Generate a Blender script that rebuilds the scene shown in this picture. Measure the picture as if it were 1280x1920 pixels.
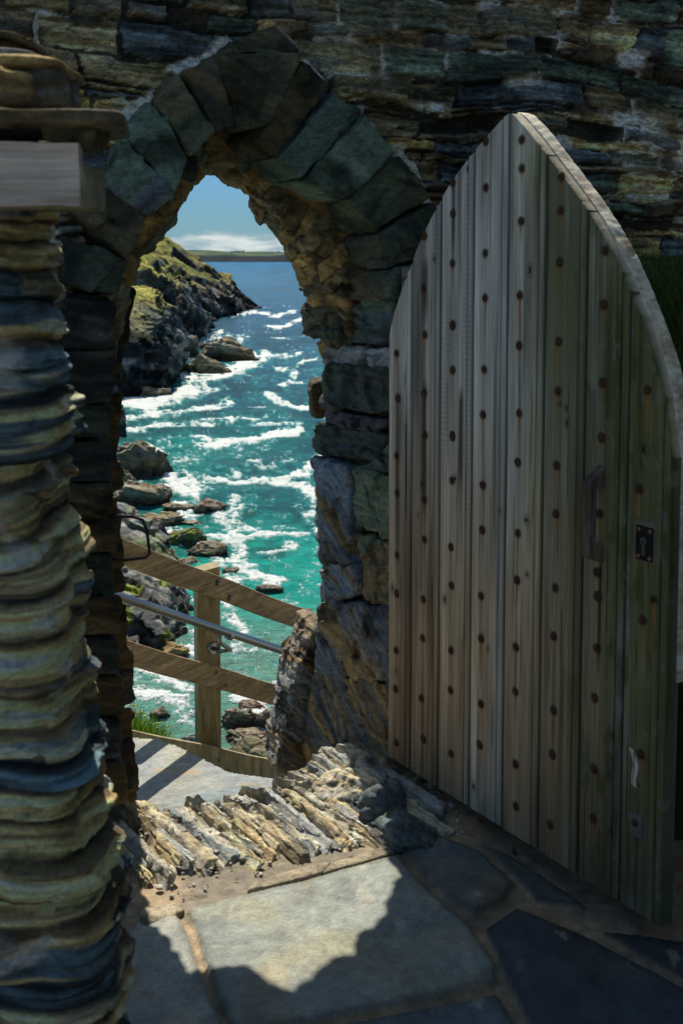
import bpy, bmesh, math, random
import numpy as np
from math import radians as R, sin, cos, pi
for o in list(bpy.data.objects): bpy.data.objects.remove(o)
SC = bpy.context.scene
COL = SC.collection
random.seed(7)
RNG = np.random.default_rng(11)

# ------------------------------------------------------------------ camera
EYE = np.array([0.0, 0.0, 1.7]); FPX = 2200.0; PITCH = R(4.8); CYP = 669.0; HZ = 25.0; SEA = 1.7 - HZ
cd = bpy.data.cameras.new('camera'); cam = bpy.data.objects.new('camera', cd); COL.objects.link(cam)
cam.location = EYE; cam.rotation_euler = (pi / 2 - PITCH, 0, 0)
cd.sensor_width = 36; cd.lens = 36 * FPX / 1920; cd.shift_y = -(960 - CYP) / 1920
cd.clip_start = 0.05; cd.clip_end = 60000
cd.dof.use_dof = True; cd.dof.focus_distance = 6.0; cd.dof.aperture_fstop = 9.0
SC.camera = cam
# ------------------------------------------------------------------ light
SUN_EL, SUN_AZ = R(53.5), R(14.5)           # azimuth measured from +Y towards -X
to_sun = np.array([-sin(SUN_AZ) * cos(SUN_EL), cos(SUN_AZ) * cos(SUN_EL), sin(SUN_EL)])
sd = bpy.data.lights.new('sun', 'SUN'); sun = bpy.data.objects.new('sun', sd); COL.objects.link(sun)
sd.energy = 5.0; sd.angle = R(0.5); sd.color = (1.0, 0.93, 0.80)
from mathutils import Vector
sun.rotation_euler = Vector(tuple(to_sun)).to_track_quat('Z', 'Y').to_euler()
W = bpy.data.worlds.new("World"); SC.world = W; W.use_nodes = True
wt = W.node_tree; wt.nodes.clear()
def wn(t, **k):
    n = wt.nodes.new(t)
    for a, b in k.items(): setattr(n, a, b)
    return n
sky = wn('ShaderNodeTexSky', sky_type='NISHITA', sun_disc=False, sun_elevation=SUN_EL, sun_rotation=-SUN_AZ,
         altitude=20, air_density=1.0, dust_density=0.3, ozone_density=2.5)
wtc = wn('ShaderNodeTexCoord'); wmap = wn('ShaderNodeMapping'); wmap.inputs['Scale'].default_value = (16, 16, 95)
wnz = wn('ShaderNodeTexNoise'); wnz.inputs['Scale'].default_value = 1.0; wnz.inputs['Detail'].default_value = 9; wnz.inputs['Roughness'].default_value = .6
wsep = wn('ShaderNodeSeparateXYZ')
wband = wn('ShaderNodeValToRGB'); cr = wband.color_ramp
cr.elements[0].position = 0.0; cr.elements[0].color = (.72, .72, .72, 1)
cr.elements[1].position = 0.046; cr.elements[1].color = (0, 0, 0, 1)
e = cr.elements.new(0.014); e.color = (.52, .52, .52, 1)
e = cr.elements.new(0.026); e.color = (.26, .26, .26, 1)
wadd = wn('ShaderNodeMath', operation='ADD'); wthr = wn('ShaderNodeMapRange'); wthr.interpolation_type = 'SMOOTHSTEP'
wthr.inputs['From Min'].default_value = .82; wthr.inputs['From Max'].default_value = 1.12
wmix = wn('ShaderNodeMix', data_type='RGBA'); wbg = wn('ShaderNodeBackground'); wout = wn('ShaderNodeOutputWorld')
wtint = wn('ShaderNodeMix', data_type='RGBA', blend_type='MULTIPLY'); wtint.inputs[0].default_value = 1.0
wtm = wn('ShaderNodeMix', data_type='RGBA'); wtm.inputs[6].default_value = (.35, .64, .98, 1); wtm.inputs[7].default_value = (.98, .90, .74, 1)
wtf = wn('ShaderNodeMapRange'); wtf.inputs['From Min'].default_value = .16; wtf.inputs['From Max'].default_value = .5
wt.links.new(wsep.outputs['Z'], wtf.inputs[0]); wt.links.new(wtf.outputs[0], wtm.inputs[0]); wt.links.new(wtm.outputs[2], wtint.inputs[7])
L = wt.links.new
L(wtc.outputs['Generated'], wmap.inputs[0]); L(wmap.outputs[0], wnz.inputs['Vector'])
L(wtc.outputs['Generated'], wsep.inputs[0]); L(wsep.outputs['Z'], wband.inputs[0])
L(wnz.outputs[0], wadd.inputs[0]); L(wband.outputs[0], wadd.inputs[1]); L(wadd.outputs[0], wthr.inputs[0])
wel = wn('ShaderNodeMapRange'); wel.inputs['From Min'].default_value = .04; wel.inputs['From Max'].default_value = .45; wel.inputs['To Min'].default_value = .82; wel.inputs['To Max'].default_value = 1.75
wvm = wn('ShaderNodeVectorMath', operation='SCALE'); L(wsep.outputs['Z'], wel.inputs[0]); L(wel.outputs[0], wvm.inputs['Scale']); L(sky.outputs[0], wvm.inputs[0]); L(wvm.outputs[0], wtint.inputs[6]); L(wtint.outputs[2], wmix.inputs[6]); 
wmp2 = wn('ShaderNodeMapping'); wmp2.inputs['Scale'].default_value = (30, 30, 150); wnz2 = wn('ShaderNodeTexNoise'); wnz2.inputs['Scale'].default_value = 1.0; wnz2.inputs['Detail'].default_value = 7
wsh = wn('ShaderNodeMapRange'); wsh.inputs['From Min'].default_value = .35; wsh.inputs['From Max'].default_value = .62; wcc = wn('ShaderNodeMix', data_type='RGBA'); wcc.inputs[6].default_value = (3.9, 5.4, 6.1, 1); wcc.inputs[7].default_value = (8.3, 9.0, 8.8, 1)
L(wtc.outputs['Generated'], wmp2.inputs[0]); L(wmp2.outputs[0], wnz2.inputs['Vector']); L(wnz2.outputs[0], wsh.inputs[0]); L(wsh.outputs[0], wcc.inputs[0]); L(wcc.outputs[2], wmix.inputs[7])
L(wthr.outputs[0], wmix.inputs[0]); L(wmix.outputs[2], wbg.inputs[0]); L(wbg.outputs[0], wout.inputs[0])
wbg.inputs['Strength'].default_value = 0.075
SC.view_settings.view_transform = 'Standard'; SC.view_settings.look = 'None'
SC.view_settings.exposure = 0.22; SC.view_settings.gamma = 1.0
SC.cycles.max_bounces = 6; SC.cycles.caustics_reflective = False; SC.cycles.caustics_refractive = False
SC.cycles.sample_clamp_indirect = 4; SC.cycles.use_denoising = True

# ------------------------------------------------------------------ projection helpers (survey of the place)
FW = np.array([0, cos(PITCH), -sin(PITCH)]); UP = np.array([0, sin(PITCH), cos(PITCH)]); RT = np.array([1.0, 0, 0])
def ray(px, py):
    d = RT * ((px - 640) / FPX) + UP * ((CYP - py) / FPX) + FW
    return d / d[1]
def atY(px, py, Y): return EYE + ray(px, py) * Y
def atZ(px, py, z):
    d = ray(px, py); return EYE + d * ((z - EYE[2]) / d[2])
def onplane(px, py, p0, n):
    d = ray(px, py); return EYE + d * (np.dot(p0 - EYE, n) / np.dot(d, n))
# wall frame: u along wall, d outward (to sea), z up
P0 = np.array([0.155, 3.84, 0.0]); A = np.array([.848, .530, 0.0]); A /= np.linalg.norm(A)
N = np.array([-A[1], A[0], 0.0]); Z3 = np.array([0, 0, 1.0])
def wp(u, d, z): return P0 + A * u + N * d + Z3 * z
def onwall(px, py, d=0.0): return onplane(px, py, P0 + N * d, N)
def uz(p): r = p - P0; return np.array([r @ A, r[2]])

# ------------------------------------------------------------------ noise
def _h(ix, iy, iz, s):
    h = (ix.astype(np.int64) * 374761393 + iy.astype(np.int64) * 668265263 + iz.astype(np.int64) * 2147483647 + s * 974711) & 0xffffffff
    h = ((h ^ (h >> 13)) * 1274126177) & 0xffffffff
    h = ((h ^ (h >> 15)) * 2246822519) & 0xffffffff
    return ((h ^ (h >> 16)) & 0xffffff) / float(0xffffff)
def vn(p, s=0):
    i = np.floor(p); f = p - i; f = f * f * (3 - 2 * f); i = i.astype(np.int64); r = 0
    for a in (0, 1):
        for b in (0, 1):
            for c in (0, 1):
                w = (f[:, 0] if a else 1 - f[:, 0]) * (f[:, 1] if b else 1 - f[:, 1]) * (f[:, 2] if c else 1 - f[:, 2])
                r = r + w * _h(i[:, 0] + a, i[:, 1] + b, i[:, 2] + c, s)
    return r * 2 - 1
def fbm(p, o=4, s=0, g=.5):
    r = 0; a = 1.0; t = 0
    for k in range(o):
        r = r + a * vn(p * 2.03 ** k + 7.1 * k, s + k); t += a; a *= g
    return r / t
def facet(p, s=0):
    """angular block noise: each cell a tilted plane. returns height(-1..1), cell id, edge"""
    i = np.floor(p).astype(np.int64); n = len(p)
    b1 = np.full(n, 9.0); b2 = np.full(n, 9.0); hh = np.zeros(n); cid = np.zeros(n)
    for a in (-1, 0, 1):
        for b in (-1, 0, 1):
            for c in (-1, 0, 1):
                x, y, z = i[:, 0] + a, i[:, 1] + b, i[:, 2] + c
                q = np.stack([x + _h(x, y, z, s), y + _h(x, y, z, s + 1), z + _h(x, y, z, s + 2)], 1)
                v = p - q; d = (v * v).sum(1)
                m = d < b1
                b2 = np.where(m, b1, np.minimum(b2, d)); b1 = np.where(m, d, b1)
                g = np.stack([_h(x, y, z, s + 3), _h(x, y, z, s + 4), _h(x, y, z, s + 5)], 1) * 2 - 1
                r = _h(x, y, z, s + 6)
                hh = np.where(m, (v * g).sum(1) + (r - .5), hh); cid = np.where(m, r, cid)
    return hh, cid, np.sqrt(b2) - np.sqrt(b1)
def ss(a, b, x): t = np.clip((x - a) / (b - a + 1e-12), 0, 1); return t * t * (3 - 2 * t)
def mixc(a, b, t): t = np.asarray(t)[:, None]; return np.asarray(a) * (1 - t) + np.asarray(b) * t
def interp_poly(pts, n):
    pts = np.array(pts, float); d = np.r_[0, np.cumsum(np.linalg.norm(np.diff(pts, axis=0), axis=1))]
    t = np.linspace(0, d[-1], n); return np.stack([np.interp(t, d, pts[:, k]) for k in range(pts.shape[1])], 1)

# ------------------------------------------------------------------ object helpers
def root(name, loc, label=None, cat=None, group=None, kind=None, rz=0):
    o = bpy.data.objects.new(name, None); COL.objects.link(o); o.location = tuple(loc); o.rotation_euler = (0, 0, rz)
    o.empty_display_size = .1
    tag(o, label, cat, group, kind); return o
def tag(o, label=None, cat=None, group=None, kind=None):
    if label: o['label'] = label
    if cat: o['category'] = cat
    if group: o['group'] = group
    if kind: o['kind'] = kind
    return o
def wl(p):                                       # world location of an unrotated chain
    v = np.zeros(3)
    while p is not None: v = v + np.array(p.location); p = p.parent
    return v
def mesh(name, V, F, mat, parent=None, col=None, smooth=True, loc=None):
    """V in world coordinates; F int array (m,3|4) or list"""
    V = np.asarray(V, float)
    base = wl(parent) if parent is not None else np.zeros(3)
    o_loc = np.zeros(3)
    if loc is not None and parent is None: o_loc = np.asarray(loc, float)
    V = V - base - o_loc
    me = bpy.data.meshes.new(name)
    if isinstance(F, np.ndarray):
        k = F.shape[1]; me.vertices.add(len(V)); me.vertices.foreach_set('co', V.astype(np.float32).ravel())
        me.loops.add(F.size); me.polygons.add(len(F))
        me.loops.foreach_set('vertex_index', F.astype(np.int32).ravel())
        me.polygons.foreach_set('loop_start', np.arange(0, F.size, k, dtype=np.int32))
        me.update(calc_edges=True)
    else:
        me.from_pydata([tuple(v) for v in V], [], F)
    me.validate()
    me.polygons.foreach_set('use_smooth', np.full(len(me.polygons), smooth))
    if col is not None:
        gk = {'slate stone': 1.45, 'pillar slate': 1.3, 'rubble slate': 1.45, 'weathered door wood': 1.15, 'slate flagstone': 1.25, 'sea rock': 1.4, 'cliff rock and turf': 1.35}.get(mat.name if mat else '', None)
        if gk:                                               # richer mineral colour: more tone and hue variety round the mean albedo
            col = np.array(col, float); Lq = col.mean(1, keepdims=True) + 1e-4; sat = 1.0 + (gk - 1) * .25; col = (Lq + (col - Lq) * sat).clip(.003, 1); col = col * (Lq / .17).clip(.05, 4) ** (gk - 1); col = col.clip(.003, .85)
        a = me.color_attributes.new('Col', 'FLOAT_COLOR', 'POINT')
        c = np.ones((len(V), 4), np.float32); c[:, :3] = col; a.data.foreach_set('color', c.ravel())
    if mat is not None: me.materials.append(mat)
    o = bpy.data.objects.new(name, me); COL.objects.link(o)
    if parent is not None: o.parent = parent
    o.location = tuple(o_loc)
    return o
def gridF(n, m, closed=False):
    i = np.arange(n - 1)[:, None]; j = np.arange(m if closed else m - 1)[None, :]; j2 = (j + 1) % m
    return np.stack([i * m + j, i * m + j2, (i + 1) * m + j2, (i + 1) * m + j], -1).reshape(-1, 4)
def gnormals(G):
    du = np.gradient(G, axis=0); dv = np.gradient(G, axis=1); n = np.cross(du, dv)
    return n / (np.linalg.norm(n, axis=2, keepdims=True) + 1e-12)
class MB:
    """collects simple solids into one mesh"""
    def __init__(s): s.v = []; s.f = []
    def add(s, v, f): b = len(s.v); s.v += [np.asarray(x, float) for x in v]; s.f += [tuple(i + b for i in q) for q in f]
    def hexa(s, c): s.add(c, [(0, 3, 2, 1), (4, 5, 6, 7), (0, 1, 5, 4), (1, 2, 6, 5), (2, 3, 7, 6), (3, 0, 4, 7)])
    def box(s, c, ax, hs):
        c = np.asarray(c, float); P = []
        for k in (-1, 1):
            for i, j in ((-1, -1), (1, -1), (1, 1), (-1, 1)):
                P.append(c + ax[0] * i * hs[0] + ax[1] * j * hs[1] + ax[2] * k * hs[2])
        s.hexa(P)
    def tube(s, pts, r, n=12, cap=True):
        pts = [np.asarray(p, float) for p in pts]; rs = r if hasattr(r, '__len__') else [r] * len(pts)
        b = len(s.v); ref = np.array([0.13, .31, .94])
        t0 = pts[1] - pts[0]; t0 /= np.linalg.norm(t0); x = np.cross(ref, t0); x /= np.linalg.norm(x)
        for k, p in enumerate(pts):
            t = pts[min(k + 1, len(pts) - 1)] - pts[max(k - 1, 0)]; t /= np.linalg.norm(t)
            x = x - t * (x @ t); x /= np.linalg.norm(x); y = np.cross(t, x)
            for i in range(n):
                a = 2 * pi * i / n; s.v.append(p + (x * cos(a) + y * sin(a)) * rs[k])
        for k in range(len(pts) - 1):
            for i in range(n):
                j = (i + 1) % n; s.f.append((b + k * n + i, b + k * n + j, b + (k + 1) * n + j, b + (k + 1) * n + i))
        if cap:
            s.f.append(tuple(b + i for i in range(n))[::-1]); e = b + (len(pts) - 1) * n; s.f.append(tuple(e + i for i in range(n)))
    def dome(s, c, ax, r, h, n=10, k=4):
        b = len(s.v); c = np.asarray(c, float)
        for a in range(k):
            t = a / (k - .0) * pi / 2; rr = r * cos(t); hh = h * sin(t)
            for i in range(n):
                q = 2 * pi * i / n; s.v.append(c + ax[0] * rr * cos(q) + ax[1] * rr * sin(q) + ax[2] * hh)
        s.v.append(c + ax[2] * h)
        for a in range(k - 1):
            for i in range(n):
                j = (i + 1) % n; s.f.append((b + a * n + i, b + a * n + j, b + (a + 1) * n + j, b + (a + 1) * n + i))
        e = b + (k - 1) * n
        for i in range(n): s.f.append((e + i, e + (i + 1) % n, b + k * n))
    def build(s, name, mat, parent=None, bevel=0, smooth=False, col=None, loc=None):
        o = mesh(name, np.array(s.v), s.f, mat, parent, smooth=smooth, col=col, loc=loc)
        if bevel:
            m = o.modifiers.new('bevel', 'BEVEL'); m.width = bevel; m.segments = 2; m.limit_method = 'ANGLE'; m.angle_limit = R(35)
        return o

# ------------------------------------------------------------------ materials
class Mat:
    def __init__(s, name, rough=.85, spec=.25):
        s.m = bpy.data.materials.new(name); s.m.use_nodes = True; s.t = s.m.node_tree; s.b = s.t.nodes['Principled BSDF']
        s.b.inputs['Roughness'].default_value = rough; s.b.inputs['Specular IOR Level'].default_value = spec
        s.tc = s.n('ShaderNodeTexCoord'); s.hs = None
    def n(s, t, **k):
        x = s.t.nodes.new(t)
        for a, b in k.items(): setattr(x, a, b)
        return x
    def l(s, a, b): s.t.links.new(a, b)
    def noise(s, sc=(1, 1, 1), detail=6, rough=.6, dist=0, rot=(0, 0, 0)):
        mp = s.n('ShaderNodeMapping'); mp.inputs['Scale'].default_value = sc; mp.inputs['Rotation'].default_value = rot
        s.l(s.tc.outputs['Object'], mp.inputs[0]); nz = s.n('ShaderNodeTexNoise'); nz.inputs['Scale'].default_value = 1
        nz.inputs['Detail'].default_value = detail; nz.inputs['Roughness'].default_value = rough; nz.inputs['Distortion'].default_value = dist
        s.l(mp.outputs[0], nz.inputs['Vector']); return nz.outputs[0]
    def vor(s, sc, feat='F1'):
        mp = s.n('ShaderNodeMapping'); mp.inputs['Scale'].default_value = sc; s.l(s.tc.outputs['Object'], mp.inputs[0])
        v = s.n('ShaderNodeTexVoronoi', feature=feat); v.inputs['Scale'].default_value = 1; s.l(mp.outputs[0], v.inputs['Vector']); return v.outputs[0]
    def rng(s, x, a, b, c, d, smooth=True):
        r = s.n('ShaderNodeMapRange'); s.l(x, r.inputs[0])
        for k, v in zip((1, 2, 3, 4), (a, b, c, d)): r.inputs[k].default_value = v
        return r.outputs[0]
    def attr(s): a = s.n('ShaderNodeAttribute', attribute_name='Col'); return a.outputs['Color']
    def mix(s, f, a, b, mode='MIX'):
        m = s.n('ShaderNodeMix', data_type='RGBA', blend_type=mode)
        for i, x in ((0, f), (6, a), (7, b)):
            if isinstance(x, (int, float)): m.inputs[i].default_value = x
            elif isinstance(x, tuple): m.inputs[i].default_value = x if len(x) == 4 else x + (1,)
            else: s.l(x, m.inputs[i])
        return m.outputs[2]
    def mul(s, c, x): return s.mix(1.0, c, x, 'MULTIPLY')
    def color(s, c):
        if isinstance(c, tuple): s.b.inputs['Base Color'].default_value = c + (1,)
        else: s.l(c, s.b.inputs['Base Color'])
    def bump(s, h, dist, strength=1.0):
        b = s.n('ShaderNodeBump'); b.inputs['Distance'].default_value = dist; b.inputs['Strength'].default_value = strength
        s.l(h, b.inputs['Height'])
        if s.hs is not None: s.l(s.hs, b.inputs['Normal'])
        s.hs = b.outputs[0]; s.l(s.hs, s.b.inputs['Normal'])

def stone_mat(name, k=1.0, rough=.8, spec=.3, con=.5):
    m = Mat(name, rough, spec); c = m.attr()
    a = m.noise((26 * k, 26 * k, 60 * k), 9, .72); b = m.noise((130 * k,) * 3, 5, .7)
    f = m.rng(a, .3, .7, 1 - con, 1 + con); g = m.rng(b, .3, .7, 1 - con * .7, 1 + con * .7)
    c = m.mul(m.mul(c, f), g); m.color(c)
    m.bump(a, .020 / k); m.bump(b, .005 / k)
    return m.m
RUB = stone_mat('rubble slate', 1.3, .85, .25, .85); STONE = stone_mat('slate stone'); ROCKM = stone_mat('sea rock', .12, .75, .3, .55)
# wood that reads its colour from the attribute plus fine vertical grain
m = Mat('weathered door wood', .8, .2)
g1 = m.noise((70, 70, 1.6), 7, .6, .4); g2 = m.noise((380, 380, 5), 4, .6)
m.color(m.mul(m.mul(m.attr(), m.rng(g1, .3, .7, .84, 1.16)), m.rng(g2, .3, .7, .72, 1.28)))
m.bump(g1, .003); m.bump(g2, .0016); DOORW = m.m
def plain_wood(name, c1, c2, sc=(60, 60, 4), rough=.75):
    m = Mat(name, rough, .25); g = m.noise(sc, 7, .6, .5); g2 = m.noise(tuple(x * 4 for x in sc), 4, .6)
    c = m.mix(m.rng(g, .32, .68, 0, 1), c1, c2); g3 = m.noise(tuple(x * .22 + 2 for x in sc), 5, .6); c = m.mul(m.mul(c, m.rng(g2, .3, .7, .75, 1.25)), m.rng(g3, .35, .65, .62, 1.2)); m.color(c); m.bump(g, .002); return m.m
def metal(name, c, rough, metallic=1.0, k=60):
    m = Mat(name, rough, .5); m.b.inputs['Metallic'].default_value = metallic; g = m.noise((k, k, k), 6, .65)
    m.color(m.mix(m.rng(g, .3, .7, 0, 1), tuple(x * .6 for x in c), c)); m.bump(g, .0012)
    m.l(m.rng(g, .2, .8, rough * .7, min(1, rough * 1.3)), m.b.inputs['Roughness']); return m.m
RUST = metal('rusted iron', (.11, .042, .02), .85, .25, 220)
IRON = metal('dark iron', (.10, .055, .045), .6, .7)
STEEL = metal('brushed steel', (.36, .36, .35), .34, 1.0, 3)
BLACK = metal('black painted metal', (.006, .006, .008), .35, .0)
COPPER = metal('copper screw', (.45, .2, .12), .4)
BRASS = metal('old brass', (.28, .19, .06), .5)
GALV = metal('dull zinc', (.22, .22, .24), .5, .8)

# ------------------------------------------------------------------ stones
_cube = {}
def cube(n):
    if n in _cube: return _cube[n]
    idx = {}; V = []; F = []
    def vid(p):
        if p not in idx: idx[p] = len(V); V.append([2 * x / n - 1 for x in p])
        return idx[p]
    for ax in range(3):
        for sd_ in (0, n):
            for i in range(n):
                for j in range(n):
                    q = []
                    for (a, b) in ((i, j), (i + 1, j), (i + 1, j + 1), (i, j + 1)):
                        p = [0, 0, 0]; p[ax] = sd_; p[(ax + 1) % 3] = a; p[(ax + 2) % 3] = b; q.append(vid(tuple(p)))
                    F.append(q if sd_ else q[::-1])
    _cube[n] = (np.array(V), np.array(F)); return _cube[n]
OCH = np.array([.42, .285, .115]); TEAL = np.array([.115, .155, .11]); BLU = np.array([.15, .185, .20]); DRK = np.array([.060, .062, .055])
BRN = np.array([.19, .135, .07]); OLV = np.array([.215, .18, .10]); LIM = np.array([.55, .50, .43]); GRY = np.array([.27, .28, .27])
def strata_col(p, axis, base, alt, s=0, fr=22, mortar=None):
    w = fbm(p * 5, 3, s) * .06; t = (p @ axis + w) * fr
    q = np.stack([t, (p[:, 0] + p[:, 2]) * 1.5, p[:, 1] * 1.5], 1)
    a = fbm(q, 4, s + 3, .6); b = fbm(p * 9, 4, s + 9)
    c = mixc(base, alt, ss(-.25, .35, a)); c = c * (1 + .5 * np.clip(fbm(q * 2.3, 3, s + 5), -1, 1))[:, None]
    return np.clip(mixc(c, c * .45, ss(.1, .5, b)), .004, .9)
def hexstone(C, s, n=22, k=7.0, amp=.006, blk=.010, axis=(0, 0, 1), base=TEAL, alt=BRN, lam=.003, fr=22, bs=9.0):
    """C: 8 corners (bottom ring of 4, top ring of 4) -> V,F,col"""
    Q, F = cube(n); q = Q / ((np.abs(Q) ** k).sum(1) ** (1 / k))[:, None]
    C = np.asarray(C, float); a = (q + 1) / 2; x, y, z = a[:, :1], a[:, 1:2], a[:, 2:]
    V = (C[0] * (1 - x) * (1 - y) + C[1] * x * (1 - y) + C[2] * x * y + C[3] * (1 - x) * y) * (1 - z) + \
        (C[4] * (1 - x) * (1 - y) + C[5] * x * (1 - y) + C[6] * x * y + C[7] * (1 - x) * y) * z
    ex = (C[1] - C[0]) + (C[6] - C[7]); ey = (C[3] - C[0]) + (C[6] - C[5]); ez = (C[4] - C[0]) + (C[6] - C[2])
    g = np.sign(q) * np.abs(q) ** (k - 1); nn = g[:, :1] * ex / np.linalg.norm(ex) + g[:, 1:2] * ey / np.linalg.norm(ey) + g[:, 2:] * ez / np.linalg.norm(ez)
    nn /= np.linalg.norm(nn, axis=1, keepdims=True) + 1e-9
    axis = np.asarray(axis, float); axis /= np.linalg.norm(axis)
    f, cid, ed = facet(V * bs + s * 3.7, s); t = (V @ axis + fbm(V * 4, 2, s) * .03) * fr * 3
    lm = vn(np.stack([t, V[:, 0] * 3, V[:, 2] * 3], 1), s + 2)
    V2 = V + nn * (fbm(V * 14, 4, s) * amp + fbm(V * 48, 3, s + 5) * amp * .55 + f * blk + lm * lam)[:, None]
    return V2, F, strata_col(V + s, axis, base, alt, s, fr)
def stone_obj(name, C, s, parent, mat=None, **k):
    V, F, c = hexstone(C, s, **k); return mesh(name, V, F, mat or STONE, parent, c)
def join(parts):
    V = []; F = []; C = []; b = 0
    for v, f, c in parts: V.append(v); F.append(f + b); C.append(c); b += len(v)
    return np.concatenate(V), np.concatenate(F), np.concatenate(C)
_ico = {}
def ico(n):
    if n not in _ico:
        bm = bmesh.new(); bmesh.ops.create_icosphere(bm, subdivisions=n, radius=1)
        _ico[n] = (np.array([v.co[:] for v in bm.verts]), np.array([[v.index for v in f.verts] for f in bm.faces])); bm.free()
    return _ico[n]
def boulder(c, size, s, n=5, cuts=16, amp=.05, base=BRN, alt=GRY, axis=(.2, .1, 1), rz=0.0, wet=None, lam=.02):
    """chiselled boulder: intersection of half-spaces, then strata and roughness; size = half extents"""
    V, F = ico(n); r = np.random.default_rng(s); pl = r.normal(size=(cuts, 3)); pl /= np.linalg.norm(pl, axis=1, keepdims=True)
    ds = r.uniform(.62, .98, cuts); dd = V @ pl.T; rad = np.min(np.where(dd > .05, ds / np.maximum(dd, .05), 9), axis=1)
    rad = np.minimum(rad, 1.12); q = V * rad[:, None]
    f, cid, ed = facet(q * 2.2 + s, s); ax = np.asarray(axis, float); ax /= np.linalg.norm(ax)
    t = (q @ ax + fbm(q * 2, 2, s) * .08) * 9; lm = vn(np.stack([t, q[:, 0], q[:, 1]], 1), s + 1)
    q = q + V * (f * amp * 1.4 + fbm(q * 5, 4, s + 4) * amp + lm * lam)[:, None]
    cz, sz = cos(rz), sin(rz); P = q * np.asarray(size); P = np.stack([P[:, 0] * cz - P[:, 1] * sz, P[:, 0] * sz + P[:, 1] * cz, P[:, 2]], 1)
    P = P + np.asarray(c); sc = max(size)
    col = mixc(base, alt, ss(-.3, .35, fbm(np.stack([t, q[:, 0] * 2, q[:, 1] * 2], 1), 4, s + 6)))
    col = col * (1 + .6 * fbm(q * 6, 4, s + 8))[:, None]
    if wet is not None: col = mixc(col * .42, col, ss(wet[0], wet[1], P[:, 2] + fbm(P * 1.5, 3, s) * .25))
    return P, F, np.clip(col, .004, .9)

# ================================================================== ARCH WALL
TH = 0.5                                                    # wall thickness
wallR = root('arch_wall', wp(-.45, 0, 0), 'rough slate rubble wall pierced by a pointed stone arch that frames the sea', 'stone wall')
# intrados at the room face (px on the front plane) and at the sea face (px on the back plane)
Fpx = [(232, 1640), (228, 1500), (226, 1330), (222, 1180), (214, 1060), (206, 960), (206, 870), (204, 760), (207, 690), (216, 620), (226, 559), (240, 486),
       (272, 409), (325, 372), (350, 340), (357, 293), (402, 252), (440, 236), (478, 258), (503, 296), (540, 335), (590, 365), (640, 380), (694, 437), (718, 500), (727, 560), (729, 700), (729, 900), (729, 1100), (729, 1300), (729, 1440)]
Bpx = [(250, 1500), (240, 1420), (238, 1290), (230, 1160), (219, 1050), (214, 960), (215, 870), (213, 760), (220, 680), (228, 640), (238, 560), (255, 490),
       (300, 440), (335, 396), (360, 352), (368, 330), (390, 325), (430, 336), (462, 372), (470, 402), (502, 440), (530, 462), (545, 500), (566, 540), (570, 590), (598, 650), (602, 740), (592, 880), (600, 1060), (590, 1200), (560, 1420)]
Ff = np.array([uz(onwall(*p, 0)) for p in Fpx]); Bb = np.array([uz(onwall(*p, TH)) for p in Bpx])
def fside(i0, i1, m=90):                                    # dense front curve for masks
    return interp_poly(Ff[i0:i1], m)
front_poly = interp_poly(Ff, 260)
def in_poly(pts, poly):
    x, y = pts[:, 0], pts[:, 1]; c = np.zeros(len(pts), bool); j = len(poly) - 1
    for i in range(len(poly)):
        xi, yi = poly[i]; xj, yj = poly[j]
        m = ((yi > y) != (yj > y)) & (x < (xj - xi) * (y - yi) / (yj - yi + 1e-12) + xi); c ^= m; j = i
    return c
def poly_dist(pts, poly, closed=True):
    d = np.full(len(pts), 1e9); n = len(poly)
    for i in range(n if closed else n - 1):
        a = poly[i]; b = poly[(i + 1) % n]; ab = b - a; t = np.clip(((pts - a) @ ab) / (ab @ ab + 1e-12), 0, 1)
        d = np.minimum(d, np.linalg.norm(pts - a - t[:, None] * ab, axis=1))
    return d
OUT = [(60, 1700), (60, 530), (118, 534), (128, 395), (194, 352), (205, 250), (287, 188), (318, 138), (350, 132), (403, 103), (440, 78), (500, 48), (562, 80), (572, 112), (620, 160), (676, 205), (738, 282), (752, 286), (812, 372), (850, 470), (870, 560), (870, 1700)]
OUTuz = np.array([uz(onwall(*p, 0)) for p in OUT])

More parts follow.
